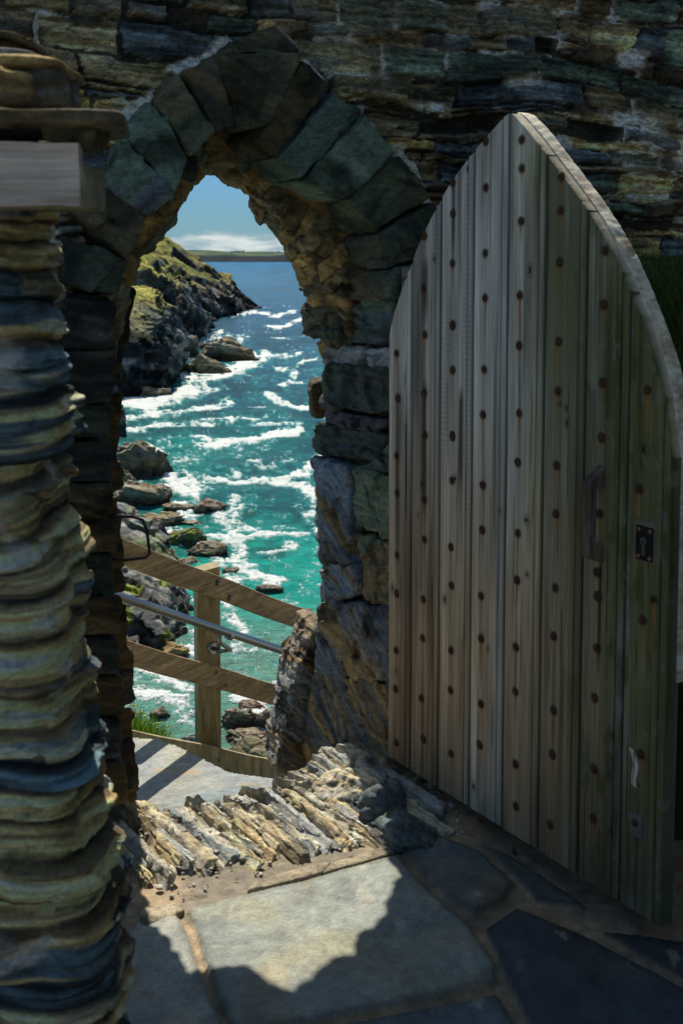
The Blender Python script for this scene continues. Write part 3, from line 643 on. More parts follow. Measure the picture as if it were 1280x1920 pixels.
for i in range(8):
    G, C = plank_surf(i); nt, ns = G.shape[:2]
    # wrap: front face plus a border that goes back by the plank's thickness
    Gb = np.concatenate([(G[:, :1] - Mn * TK), G, (G[:, -1:] - Mn * TK)], 1); zz_s = G[:, :1, 2].ravel(); sdc = (np.array([.17, .155, .11]) * (1 + .4 * fbm(np.stack([zz_s * 3, zz_s * 0 + i, zz_s * 0], 1), 4, 65))[:, None])[:, None, :]; Cb = np.concatenate([sdc, C, sdc], 1)
    top_ = Gb[-1:] .copy(); bot = Gb[:1].copy(); back_t = G[-1] - Mn * TK; back_b = G[0] - Mn * TK
    rim_c = np.array([.60, .52, .40]) * (1 + .3 * fbm(back_t * 60, 3, i))[:, None]  # sunlit look of the top rim put into a paler colour
    tt = np.concatenate([Gb[-1, :1], back_t, Gb[-1, -1:]])[None]; bb = np.concatenate([Gb[0, :1], back_b, Gb[0, -1:]])[None]
    cT = np.concatenate([rim_c[:1], rim_c, rim_c[-1:]])[None]
    V = np.concatenate([bb, Gb, tt], 0); CC = np.concatenate([Cb[:1], Cb, cT], 0)
    # hard edge at the sawn top
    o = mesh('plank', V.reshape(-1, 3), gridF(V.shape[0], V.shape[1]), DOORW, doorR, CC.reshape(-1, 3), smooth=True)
    o.data.set_sharp_from_angle(angle=R(40))
# sawn rim and the frame timbers on the far side of the planks
def rimsurf(off0, off1, t0, t1, s_from, s_to, name, colr, seed, nseg=260, zlow=None):
    idx = (TOP[:, 0] >= s_from) & (TOP[:, 0] <= s_to); c = TOP[idx]
    if zlow is not None: c = np.vstack([c, [SE[-1], TOP[-1, 1] - .15], [SE[-1], zlow]])
    c = interp_poly(c, nseg); g = np.gradient(c, axis=0); nn = np.stack([-g[:, 1], g[:, 0]], 1); nn /= np.linalg.norm(nn, axis=1, keepdims=True)
    # smooth
    for _ in range(6): c[1:-1] = (c[:-2] + c[1:-1] * 2 + c[2:]) / 4
    o_, i_ = c + nn * off1, c + nn * off0
    sec = []
    m_ = 9
    for k in range(m_): w = k / (m_ - 1); sec.append((o_, t1 + (t0 - t1) * w))
    path = [(i_, t1)] + sec + [(i_, t0)]
    X = np.stack([D0 + DS * q[:, :1] + Z3 * q[:, 1:] + Mn * t for q, t in path], 1)
    q = X.reshape(-1, 3); chev = vn(np.stack([np.repeat(np.arange(nseg), len(path)) * .8, np.tile(np.arange(len(path)), nseg) * .25, np.zeros(len(q))], 1), seed)
    q = q + (chev * .0016)[:, None] * Z3 + (fbm(q * [30, 30, 30], 3, seed) * .0015)[:, None] * Z3
    col = np.asarray(colr) * (1 + .45 * fbm(q * 25, 4, seed) + .35 * chev)[:, None]
    col = mixc(col, np.array([.36, .2, .07]), ss(.25, .5, fbm(q * 8, 3, seed + 3)) * .5)
    o = mesh(name, q, gridF(nseg, len(path)), DOORW, doorR, np.clip(col, .01, .8)); o.data.set_sharp_from_angle(angle=R(50)); return o
rimsurf(-.07, .004, -TK + .002, -TK - .040, TOP[ap, 0] - .01, 9, 'frame_timber', (.62, .54, .42), 5, zlow=dpt(1262, 1290)[1])  # paler wood carries the rim's sunlit brightness
rimsurf(-.07, .006, -TK - .004, -TK - .040, -1, TOP[ap, 0] - .012, 'frame_timber', (.5, .45, .36), 8)
# back ledges
lb = MB()
for z_ in (.35, 1.05, 1.6): 
    s1_ = SE[-1] - .08 if z_ < 1.3 else SE[-1] - .22
    lb.box(dw((s1_ + .05) / 2, z_, -TK - .024), (DS, Z3, Mn), ((s1_ - .05) / 2, .07, .022))
LEDGE = plain_wood('ledge oak', (.14, .12, .09), (.30, .26, .2), (4, 4, 60)); lb.build('back_ledge', LEDGE, doorR, bevel=.004)
# near edge: lock face plate let into the frame timber
pl = MB(); zc = dpt(1262, 1000)[1]; pl.box(dw(SE[-1] + .0075, zc, -TK - .026), (Mn, Z3, DS), (.013, .085, .0015)); plo = pl.build('lock_face_plate', BRASS, doorR, bevel=.0008)
pl = MB(); pl.box(dw(SE[-1] + .010, zc + .01, -TK - .026), (Mn, Z3, DS), (.007, .012, .003)); pl.build('latch_bolt', COPPER, plo)
ax3 = (DS, Z3, Mn)
for k_, (s_, z_) in enumerate(NL):
    nb = MB(); rr = [.0120, .0132, .0112, .0125][k_ % 4] * (.62 if k_ == len(NL) - 1 else 1)
    jr_ = np.random.default_rng(900 + k_); rr *= jr_.uniform(.82, 1.2); ta_ = ax3[2] + ax3[0] * jr_.uniform(-.22, .22) + ax3[1] * jr_.uniform(-.22, .22); nb.dome(dw(s_, z_, -.001), (ax3[0] * jr_.uniform(.85, 1.15), ax3[1] * jr_.uniform(.85, 1.15), ta_), rr, jr_.uniform(.006, .011), int(jr_.integers(6, 10)), 3); nb.build('nail_head', RUST, doorR, smooth=(k_ % 2 == 0))
# wooden pull
hb = MB(); hs_ = dpt(1125, 960)[0]; z_t, z_b = dpt(1125, 880)[1], dpt(1125, 1048)[1]
hw = .014
prof = [(0, z_t + .012), (0, z_t - .042), (.026, z_t - .050), (.026, z_b + .046), (0, z_b + .036), (0, z_b - .010), (.052, z_b + .014), (.052, z_t - .026)]
Vv = [dw(hs_ + sg * hw, z, t) for sg in (-1, 1) for t, z in prof]; n8 = 8
Ff_ = [(0, 1, 2, 7), (2, 3, 6, 7), (3, 4, 5, 6)]
Ff_ = [tuple(reversed(q)) for q in Ff_] + [tuple(i_ + 8 for i_ in q) for q in [(0, 1, 2, 7), (2, 3, 6, 7), (3, 4, 5, 6)]] + [(i_, (i_ + 1) % 8, (i_ + 1) % 8 + 8, i_ + 8) for i_ in range(8)]
hb.add(Vv, Ff_); hdl = hb.build('pull_handle', plain_wood('handle oak', (.085, .06, .045), (.27, .20, .15), (50, 50, 8)), doorR, bevel=.0035)
for z_ in (z_t - .02, z_b + .018):
    q = MB(); q.dome(dw(hs_, z_, .038 if z_ > z_b + .05 else .036), ax3, .005, .003, 8, 2); q.build('screw_head', RUST, hdl)
# lock plate with euro keyhole and four screws
lc = dpt(1209, 1019)
lp = MB(); lp.box(dw(lc[0], lc[1], .0035), ax3, (.027, .043, .0022)); lpo = lp.build('lock_plate', BLACK, doorR, bevel=.001)
for a_ in (-1, 1):
    for b_ in (-1, 1):
        q = MB(); q.dome(dw(lc[0] + a_ * .0185, lc[1] + b_ * .034, .0055), ax3, .0058, .002, 10, 3); q.build('screw_head', COPPER, lpo, smooth=True)
q = MB(); q.tube([dw(lc[0], lc[1] + .006, .004), dw(lc[0], lc[1] + .006, .009)], .0105, 20); q.box(dw(lc[0], lc[1] - .014, .0062), ax3, (.0055, .015, .0022)); cyl = q.build('lock_cylinder', STEEL, lpo, bevel=.0006)
q = MB(); q.box(dw(lc[0], lc[1] + .005, .0092), ax3, (.0011, .0055, .0004)); q.build('key_slot', BLACK, cyl)
q = MB(); q.box(dw(lc[0] - .003, lc[1] + .006, .0008), ax3, (.034, .052, .0008)); q.build('recess_outline', LEDGE, doorR)
# small square zinc plate with bolt lower down
lc2 = dpt(1192, 1546); q = MB(); q.box(dw(lc2[0], lc2[1], .0012), ax3, (.022, .030, .0012)); z2 = q.build('bolt_plate', GALV, doorR, bevel=.0006)
q = MB(); q.dome(dw(lc2[0] - .002, lc2[1] + .004, .002), ax3, .010, .009, 6, 3); q.build('bolt_head', RUST, z2)

# ================================================================== LEFT PILLAR
pilR = root('slate_pillar', (-.75, 1.8, 0), 'blurred pillar of thin wavy slate courses in the left foreground, carrying a timber and a slate shelf', 'stone pillar')
sil = [(380, 133), (450, 130), (520, 127), (600, 128), (690, 132), (740, 138), (850, 150), (900, 152), (960, 150), (1010, 160), (1080, 166), (1150, 168), (1250, 165), (1330, 190), (1400, 198), (1500, 206), (1600, 210), (1700, 212), (1800, 214), (1900, 226), (2000, 236), (2600, 250)]
YF, YB = 1.58, 1.86
def pil_side(z):
    y = 484 + (1.7 - z) / 1.66 * 2200; x = np.interp(y, [s_[0] for s_ in sil], [s_[1] for s_ in sil]); return (x - 640) / 2200 * 1.80 - .012
ztop_p = 1.772
cr_ = []; rc = np.random.default_rng(21); t_ = -.05
while t_ < ztop_p: cr_.append(t_); t_ += rc.choice([.016, .026, .038, .056, .085], p=[.26, .28, .22, .15, .09]) if t_ < .75 else rc.choice([.03, .045, .062, .085, .12], p=[.2, .26, .24, .18, .12])
cr_ = np.array(cr_ + [ztop_p + .001]); cr_[-1] = ztop_p
zs = np.linspace(0.0, ztop_p, 880)
# perimeter: front face from the left, rounded corner, side, rounded back corner, back face
per = []
for s_ in np.linspace(1.15, .075, 110): per.append((-s_, 0.0, 0, -1, 1.0))
for a_ in np.linspace(-pi / 2, 0, 36)[1:]: per.append((-.07 + .07 * cos(a_), .07 + .07 * sin(a_), cos(a_), sin(a_), 1.0))
for s_ in np.linspace(.07, .20, 40)[1:]: per.append((0.0, s_, 1, 0, 1.0))
for a_ in np.linspace(0, pi / 2, 36)[1:]: per.append((-.08 + .08 * cos(a_), .20 + .08 * sin(a_), cos(a_), sin(a_), 1.0))
for s_ in np.linspace(.085, 1.15, 40): per.append((-s_, .28, 0, 1, 1.0))
per = np.array(per); npz, npp = len(zs), len(per); arc = np.r_[0, np.cumsum(np.linalg.norm(np.diff(per[:, :2], axis=0), axis=1))]
ZZ = np.repeat(zs, npp); PP = np.tile(per, (npz, 1)); AR = np.tile(arc, npz)
X0 = pil_side(ZZ) + PP[:, 0]; Y0 = YF + PP[:, 1]
Q = np.stack([AR * 1.0, ZZ, np.zeros(len(ZZ))], 1)
wz = ZZ + .028 * fbm(Q * [2.2, 3, 1], 3, 61) + .010 * fbm(Q * [9, 8, 1], 2, 62) + .05 * (AR - 1.2) * .6
row = np.clip(np.searchsorted(cr_, wz) - 1, 0, len(cr_) - 2); hh = cr_[row + 1] - cr_[row]; fz = np.clip((wz - cr_[row]) / hh, 0, 1)
ln = .22 + .3 * _h(row, row * 0, row * 0, 63); cu = AR / ln + _h(row, row * 0, row * 0, 64); ci = np.floor(cu).astype(int)
fu = cu - ci; big = _h(row, ci, row * 0, 65)
bul = (1 - np.abs(2 * fz - 1) ** 3.6) * np.minimum(1, hh / .035); ends = ss(0, .06, np.minimum(fu, 1 - fu) * ln)
Hh = (bul * .008 * (.6 + .8 * big) - .008) + (big - .5) * .030 + .012 * (_h(row, row * 0, row * 0, 66) - .5) * 2
wz2 = wz + .006 * fbm(Q * [6, 5, 1], 3, 90); l2 = vn(np.stack([AR * 4, np.floor(wz2 / .011) * 1.7, row * .9], 1), 91); l3 = vn(np.stack([AR * 9, np.floor(wz2 / .0055) * 2.3, row * .4], 1), 92); Hh = Hh + .0055 * l2 + .003 * l3
Hh = Hh * (.4 + .6 * ends) - .012 * (1 - ends)
fc, _c, _e = facet(Q * [9, 26, 1], 67); Hh = Hh + .013 * fc * bul + .006 * fbm(Q * [14, 30, 1], 4, 68) + .006 * fbm(Q * [6, 120, 1], 3, 69)
Hh = Hh * ss(0, .02, ztop_p - ZZ + .004)
V = np.stack([X0 + PP[:, 2] * Hh, Y0 + PP[:, 3] * Hh, ZZ], 1)
lam = fbm(np.stack([AR * 2.0, wz * 34, np.zeros(len(ZZ))], 1), 5, 71, .62); lam2 = fbm(np.stack([AR * 4.0, wz * 120, np.ones(len(ZZ))], 1), 3, 72)
pk = _h(row, row * 0, row * 0 + 3, 73) * .75 + .25 * _h(row, ci, row * 0, 74)
BL2 = np.array([.115, .175, .20]); YL = np.array([.56, .41, .20])
c = np.where((pk < .50)[:, None], YL * .75, np.where((pk < .62)[:, None], BL2, np.where((pk < .8)[:, None], OLV * .9, BL2 * .55)))
c = mixc(c, YL * 1.1, ss(.04, .34, lam)); c = mixc(c, BL2 * .8, ss(-.12, -.40, lam)); c = c * (1 + .8 * lam2 + .35 * l2 + .25 * l3)[:, None]
c = mixc(c, DRK * .35, np.clip(ss(.22, .02, np.minimum(fz, 1 - fz)) * .75, 0, 1)); c = mixc(c, LIM * .75, ss(.28, .45, fbm(Q * [9, 14, 1], 4, 75)) * .7)
c = mixc(c, c * .4, ss(.12, .45, fbm(Q * [6, 11, 1], 4, 76)) * .8)
mesh('masonry', V, gridF(npz, npp), stone_mat('pillar slate', .9, .7, .35, .35), pilR, np.clip(c * 1.6, .004, .8))
capb = MB(); xs0 = pil_side(np.array([ztop_p]))[0]; 
BEAMW = plain_wood('grey lintel timber', (.36, .27, .21), (.66, .52, .42), (2.5, 40, 45)); BEAMW2 = plain_wood('lintel end grain', (.20, .17, .10), (.34, .29, .17), (14, 14, 14))
bz0, bz1 = 1.7 + (484 - 388) / 2200 * 1.56, 1.7 + (484 - 262) / 2200 * 1.56
bx = (155 - 640) / 2200 * 1.56
BQ = [(-.9, 1.56, bz0), (bx, 1.56, bz0), (bx, 1.585, bz0 + .001), (-.9, 1.585, bz0), (-.9, 1.56, bz1), (bx, 1.56, bz1 - .005), (bx, 1.585, bz1 - .005), (-.9, 1.585, bz1)]
BQ2 = ([(-1.2, 1.587, bz0 - .002), (bx + .0, 1.587, bz0 - .002), (bx + .0, 1.735, bz0 - .002), (-1.2, 1.735, bz0 - .002), (-1.2, 1.587, bz1 - .03), (bx, 1.587, bz1 - .03), (bx, 1.735, bz1 - .03), (-1.2, 1.735, bz1 - .03)]); stone_obj('lintel_beam', BQ2, 291, pilR, BEAMW2, n=50, k=40, amp=.002, blk=.002, lam=.0008)
stone_obj('fascia_board', BQ, 290, pilR, BEAMW, n=70, k=60, amp=.0014, blk=.0012, lam=.0006)
def boxC(x0, x1, y0, y1, z0, z1): return [(x0, y0, z0), (x1, y0, z0), (x1, y1, z0), (x0, y1, z0), (x0, y0, z1), (x1, y0, z1), (x1, y1, z1), (x0, y1, z1)]
q = lambda x, Y: (x - 640) / 2200 * Y
zq = lambda y, Y: 1.7 + (484 - y) / 2200 * Y
stone_obj('wedge_stone', [(q(92, 1.60), 1.575, zq(268, 1.6)), (q(186, 1.60), 1.575, zq(296, 1.6)), (q(190, 1.66), 1.70, zq(292, 1.66)), (q(92, 1.6), 1.70, zq(268, 1.6)), (q(88, 1.60), 1.57, zq(242, 1.6)), (q(204, 1.60), 1.57, zq(240, 1.6)), (q(206, 1.66), 1.72, zq(242, 1.66)), (q(88, 1.6), 1.72, zq(242, 1.6))], 301, pilR, n=22, k=8, base=YL * .9, alt=OLV, amp=.002, blk=.004, lam=.001)
stone_obj('slate_shelf', [(-1.2, 1.54, zq(244, 1.54)), (q(232, 1.54), 1.54, zq(236, 1.54)), (q(234, 1.7), 1.78, zq(236, 1.54)), (-1.2, 1.78, zq(244, 1.54)), (-1.2, 1.54, zq(198, 1.54)), (q(234, 1.54), 1.54, zq(207, 1.54)), (q(234, 1.7), 1.78, zq(207, 1.54)), (-1.2, 1.78, zq(198, 1.54))], 302, pilR, n=60, k=11, base=GRY * .8, alt=OCH * .7, amp=.002, blk=.004, lam=.0008, fr=10)
stone_obj('shelf_packing', boxC(-1.2, q(85, 1.64), 1.62, 1.8, bz1 - .03, zq(240, 1.54)), 303, pilR, n=14, base=DRK, alt=BRN * .5)
up = [(-60, 60, 128, 200, OCH * 1.2, 1.60), (40, 110, 118, 200, GRY * .9, 1.64), (-60, 104, 110, 122, OCH, 1.63), (-60, 66, 94, 112, GRY, 1.66), (-60, 42, 62, 70, OLV, 1.68), (-60, 38, 71, 96, DRK, 1.72)]
for k_, (x0, x1, y0, y1, b_, Y_) in enumerate(up):
    stone_obj('top_stone', boxC(q(x0, Y_) - .5, q(x1, Y_), Y_, Y_ + .22, zq(y1, Y_) - .006, zq(y0, Y_)), 310 + k_, pilR, n=22, k=9, base=b_, alt=BRN, amp=.003, blk=.006, lam=.001)

# ================================================================== FLOOR, THRESHOLD, LANDING
def fl(x, y, z=0.0): return atZ(x, y, z)[:2]
SL = [  # flagstones traced on the floor: outline px, colour, tone
 ([(345, 1703), (560, 1650), (742, 1598), (790, 1650), (880, 1735), (925, 1800), (930, 1838), (760, 1880), (600, 1912), (440, 1940), (398, 1850)], (.31, .335, .30)),
 ([(262, 1716), (330, 1706), (384, 1838), (425, 1935), (250, 2010), (120, 1990), (180, 1800)], (.36, .37, .34)),
 ([(752, 1588), (800, 1556), (905, 1592), (965, 1655), (942, 1690), (885, 1712), (830, 1672)], (.17, .20, .21)),
 ([(905, 1738), (965, 1700), (1105, 1752), (1330, 1880), (1330, 2080), (1060, 2040), (952, 1850)], (.09, .11, .13)),  # corner shade put into this darker slab colour
 ([(455, 1955), (930, 1862), (1030, 2010), (900, 2140), (470, 2140)], (.16, .20, .22)),
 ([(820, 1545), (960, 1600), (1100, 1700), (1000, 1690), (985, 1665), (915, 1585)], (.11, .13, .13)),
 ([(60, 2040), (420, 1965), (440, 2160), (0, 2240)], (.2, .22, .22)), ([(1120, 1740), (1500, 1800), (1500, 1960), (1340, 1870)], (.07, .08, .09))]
fx, fy = np.meshgrid(np.linspace(-1.7, 1.9, 460), np.linspace(1.9, 4.35, 330)); P2 = np.stack([fx.ravel(), fy.ravel()], 1); P3 = np.c_[P2, np.zeros(len(P2))]
wq = P2 + .010 * np.stack([fbm(P3 * 5, 3, 81), fbm(P3 * 5, 3, 82)], 1)
hgt = .004 * fbm(P3 * 9, 4, 83) - .012 + .004 * facet(P3 * 14, 3)[0]
cm = mixc(np.array([.36, .27, .17]), np.array([.22, .19, .14]), ss(-.3, .3, fbm(P3 * 6, 4, 84))); cm = cm * (1 + .35 * fbm(P3 * 40, 3, 85))[:, None]
col = cm
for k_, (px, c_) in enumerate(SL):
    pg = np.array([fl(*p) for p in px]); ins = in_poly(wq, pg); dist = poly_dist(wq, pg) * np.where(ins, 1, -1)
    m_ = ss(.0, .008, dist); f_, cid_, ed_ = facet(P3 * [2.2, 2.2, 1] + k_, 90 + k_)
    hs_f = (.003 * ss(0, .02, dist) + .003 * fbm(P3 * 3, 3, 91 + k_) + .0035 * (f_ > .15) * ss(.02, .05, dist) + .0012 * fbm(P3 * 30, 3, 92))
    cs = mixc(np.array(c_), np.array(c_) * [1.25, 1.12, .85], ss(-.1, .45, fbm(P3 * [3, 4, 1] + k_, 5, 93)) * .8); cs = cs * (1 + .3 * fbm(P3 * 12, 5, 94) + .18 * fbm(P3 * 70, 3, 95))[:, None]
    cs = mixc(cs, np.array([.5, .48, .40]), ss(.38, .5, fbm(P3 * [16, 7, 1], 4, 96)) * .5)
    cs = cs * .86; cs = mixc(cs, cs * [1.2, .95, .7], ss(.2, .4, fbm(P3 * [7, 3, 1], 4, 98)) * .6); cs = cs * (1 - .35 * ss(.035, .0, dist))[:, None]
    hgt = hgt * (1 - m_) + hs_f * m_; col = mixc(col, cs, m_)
# the floor swells up a little under the door's hinge
uu = (P3 - P0) @ A; dv_ = (P3 - P0) @ N
fV = np.c_[P2, hgt]
FLOORM = Mat('slate flagstone', .55, .35); c_ = FLOORM.attr(); a_ = FLOORM.noise((18, 18, 18), 8, .7); b_ = FLOORM.noise((160, 160, 160), 4, .7)
FLOORM.color(FLOORM.mul(FLOORM.mul(c_, FLOORM.rng(a_, .3, .7, .75, 1.25)), FLOORM.rng(b_, .3, .7, .78, 1.22))); FLOORM.bump(a_, .014); FLOORM.bump(b_, .0016); FLOORM.l(FLOORM.rng(a_, .3, .7, .4, .75), FLOORM.b.inputs['Roughness'])
ffc = gridF(*fx.shape); ffc = ffc[~(dv_ > .08)[ffc].any(1)]
tag(mesh('floor', fV, ffc, FLOORM.m, None, np.clip(col, .01, .8)), kind='structure')
g = MB(); XA = (np.array([1., 0, 0]), np.array([0, 1., 0]), Z3)
for c__, h__ in (((0, -2.05, -.06), (5, 4, .04)), ((3.4, 3.2, -.06), (1.5, 1.25, .04)), ((-3.3, 2.4, -.06), (1.6, .45, .04))): g.box(c__, XA, h__)
gcol = np.tile([.14, .14, .12], (24, 1))
tag(g.build('yard_ground', FLOORM.m, None, col=gcol), kind='structure')

thR = root('slate_threshold', wp(-.45, -.1, 0), 'threshold of jagged pale slates set on edge in sunlit earth beneath the arch', 'threshold')
# earth bed: ramp rising towards the sea side
bu_, bd_ = np.meshgrid(np.linspace(-1.25, .30, 240), np.linspace(-.42, .62, 170)); q2 = np.stack([bu_.ravel(), bd_.ravel(), np.zeros(bu_.size)], 1)
dfr = -.48 + .21 * (-.26 - q2[:, 0]); ramp = .044 * ss(-.42, .02, q2[:, 1]); fade = ss(dfr, dfr + .06, q2[:, 1] + .02 * fbm(q2 * 6, 2, 5)); bz_ = -.034 + ramp * fade + .010 * fade + .012 * fbm(q2 * 9, 4, 101) + .006 * fbm(q2 * 40, 3, 102) + .008 * facet(q2 * 30, 9)[0]
bz_ = bz_ - .5 * ss(.0, .06, q2[:, 1] + .02 * fbm(q2 * 8, 3, 99) - .15 * ss(-.48, -.1, q2[:, 0]) - .06 * ss(-.6, -1.0, q2[:, 0])); bz_ = bz_ - .04 * (1 - fade)
Vb = P0 + q2[:, :1] * A + q2[:, 1:2] * N + bz_[:, None] * Z3
cb = mixc(np.array([.40, .33, .22]), np.array([.20, .16, .11]), ss(-.3, .3, fbm(q2 * 12, 5, 103))) * (1 + .4 * fbm(q2 * 60, 3, 104))[:, None]
mesh('earth_bed', Vb, gridF(*bu_.shape), STONE, thR, np.clip(cb, .01, .8))
rs = np.random.default_rng(17); u_ = -1.16; k_ = 0
while u_ < -.10:
    w_ = rs.choice([.014, .020, .028, .040, .058], p=[.24, .28, .24, .16, .08]); d0 = -.49 + .21 * (-.26 - u_) + rs.uniform(0, .12) ; d1 = .0 + rs.uniform(-.05, .04) + .08 * float(ss(-.6, -1.0, u_)) + .13 * float(ss(-.48, -.1, u_))
    h0, h1 = rs.uniform(.004, .020), rs.uniform(.046, .082); ln_ = rs.uniform(.02, .06); sk = .03 + rs.uniform(-.02, .02)
    if rs.uniform() < .4: dm = rs.uniform(-.22, -.02); spans = [(d0, dm), (dm + .015, d1)]
    else: spans = [(d0, d1)]
    for (a0, a1) in spans:
        if a1 - a0 < .05: continue
        f0, f1 = (a0 + .42) / .6, (a1 + .42) / .6; z0, z1 = h0 + (h1 - h0) * f0, h0 + (h1 - h0) * f1
        j_ = rs.uniform(-.012, .012, 4)
        C = [wp(u_, a0, -.02), wp(u_ + w_, a0 + j_[0], -.02), wp(u_ + w_ - sk, a1, -.02), wp(u_ - sk, a1 + j_[1], -.02),
             wp(u_ + ln_, a0 + .02, z0), wp(u_ + w_ + ln_ - .006, a0 + .02 + j_[2], z0 - .006), wp(u_ + w_ - sk + ln_ * .6, a1 - .02 + j_[3], z1 + rs.uniform(-.015, .012)), wp(u_ - sk + ln_ * .6, a1, z1)]
        b = [np.array([.48, .44, .35]), np.array([.60, .50, .33]), np.array([.58, .45, .26]), np.array([.38, .38, .34]), np.array([.6, .52, .38])][int(rs.integers(5))]
        ax = A + np.array([0, 0, .25])
        stone_obj('edge_slate', C, 500 + k_, thR, n=40, k=14, base=b, alt=[np.array([.27, .30, .30]), np.array([.50, .41, .26]), GRY * 1.4][k_ % 3], amp=.003, blk=.007, lam=.0045, axis=ax, fr=55, bs=22); k_ += 1
    u_ += w_ + rs.choice([.0, .003, .010, .022])
# tan mortar tongues in front
for k2, px in enumerate([[(262, 1742), (350, 1708), (340, 1690), (262, 1702)], [(460, 1672), (600, 1640), (625, 1612), (480, 1650)], [(600, 1640), (742, 1600), (735, 1582), (620, 1618)]]):
    P_ = [np.r_[fl(*p), 0] for p in px]; C = [p - Z3 * .02 for p in P_] + [p + Z3 * .005 for p in P_]
    stone_obj('mortar_patch', C, 560 + k2, thR, n=22, k=5, base=np.array([.40, .34, .25]), alt=np.array([.34, .29, .21]), amp=.003, blk=.004, lam=.0005)
# boulders at the foot of the right jamb
for k2, (px, z_, sz_, b_, a2) in enumerate([((640, 1474), .0, (.085, .08, .060), np.array([.50, .40, .26]), LIM), ((716, 1505), -.045, (.13, .15, .12), BLU * 1.1, GRY * .7), ((752, 1548), -.05, (.10, .16, .08), BLU * 1.2, TEAL)]):
    c0 = atZ(px[0], px[1], .03); Vv, F_, cc_ = boulder(c0 + [0, 0, z_], sz_, 70 + k2, 5, 18, .05, b_, a2, (.7, .5, .6), rz=.5); mesh('foot_boulder', Vv, F_, STONE, thR, cc_)
# loose chippings
prt = []; rs = np.random.default_rng(23)
for k2 in range(340):
    if k2 < 285: uu_, dd_ = rs.uniform(-1.0, .08), rs.uniform(-.40, -.04)
    else: p = np.r_[fl(rs.uniform(740, 900), rs.uniform(1490, 1570)), 0]; uu_, dd_ = (p - P0) @ A, (p - P0) @ N
    zz_ = -.010 + .044 * float(ss(-.42, .02, np.array([dd_]))[0]); s_ = rs.choice([.003, .0045, .0065, .010], p=[.4, .32, .2, .08])
    v_, f_, c_ = boulder(wp(uu_, dd_, zz_ + s_ * .4), (s_ * rs.uniform(.9, 1.5), s_, s_ * .65), int(rs.integers(9999)), 2, 9, .03, GRY * rs.uniform(.8, 1.9), LIM * .8, rz=rs.uniform(0, 6)); prt.append((v_, f_, c_))
V, F, C_ = join(prt); tag(mesh('gravel', V, F, STONE, None, C_, smooth=False), 'small grey slate chippings scattered over the threshold', 'gravel', kind='stuff')

# outside: two slate landings stepping down
def flat_slab(name, px, z, th, c_, seed, bump_=.004):
    pg = np.array([fl(*p, z) for p in px]); mn, mx = pg.min(0) - .03, pg.max(0) + .03; n_ = 150
    gx, gy = np.meshgrid(np.linspace(mn[0], mx[0], n_), np.linspace(mn[1], mx[1], n_)); q = np.stack([gx.ravel(), gy.ravel()], 1); q3 = np.c_[q, np.zeros(len(q))]
    w = q + .012 * np.stack([fbm(q3 * 7, 3, seed), fbm(q3 * 7, 3, seed + 1)], 1); ins = in_poly(w, pg)
    f_, _, _ = facet(q3 * 2, seed); h = z + bump_ * fbm(q3 * 4, 4, seed + 2) + .005 * (f_ > .1) + .001 * fbm(q3 * 40, 3, seed)
    h = np.where(ins, h, z - th); F = gridF(n_, n_); F = F[ins[F].any(1)]
    c = mixc(np.array(c_), np.array(c_) * [1.2, 1.1, .9], ss(-.2, .4, fbm(q3 * 3, 5, seed + 4))) * (1 + .25 * fbm(q3 * [9, 25, 1], 5, seed + 5) + .2 * fbm(q3 * 60, 3, seed + 6))[:, None]
    c = mixc(c, np.array([.36, .27, .17]), ss(.3, .42, fbm(q3 * [3, 9, 1], 4, seed + 7)) * .8)
    return mesh(name, np.c_[q, h], F, FLOORM.m, None, np.clip(c, .01, .8))
tag(flat_slab('upper_landing', [(215, 1620), (215, 1545), (300, 1506), (400, 1482), (476, 1462), (520, 1500), (760, 1500), (760, 1640)], -.20, .25, (.20, .24, .25), 111), kind='structure')
tag(flat_slab('lower_landing', [(60, 1560), (60, 1420), (200, 1380), (300, 1385), (380, 1420), (430, 1448), (520, 1462), (640, 1500), (700, 1600), (400, 1640)], -.41, .4, (.25, .27, .265), 121), kind='structure')

# ================================================================== FENCE
HD = ray(2215, 1780); HD = HD / np.linalg.norm(HD); HH = np.array([HD[0], HD[1], 0]); HH /= np.linalg.norm(HH); HN = np.array([HH[1], -HH[0], 0])   # towards us/right
HU = np.cross(HD, HN); HU = HU if HU[2] > 0 else -HU
L1 = atY(215, 1030, 5.0)
onf = lambda x, y, o=0.0: onplane(x, y, L1 + HN * o, HN)
fR = root('stair_fence', onf(388, 1400) * [1, 1, 0] + [0, 0, -.45], 'timber fence with three sloping rails and square post, outside the arch above the sea', 'fence')
FW1 = plain_wood('oak rail', (.28, .19, .095), (.52, .39, .22), (9, 9, 70), .7); FW2 = plain_wood('oak post', (.25, .21, .11), (.44, .38, .22), (45, 45, 4), .8)
rails = [((215, 1030), .052, (-.9, 2.3)), ((235, 1223), .050, (-.9, 2.3)), ((240, 1392), .056, (-.9, 2.3))]
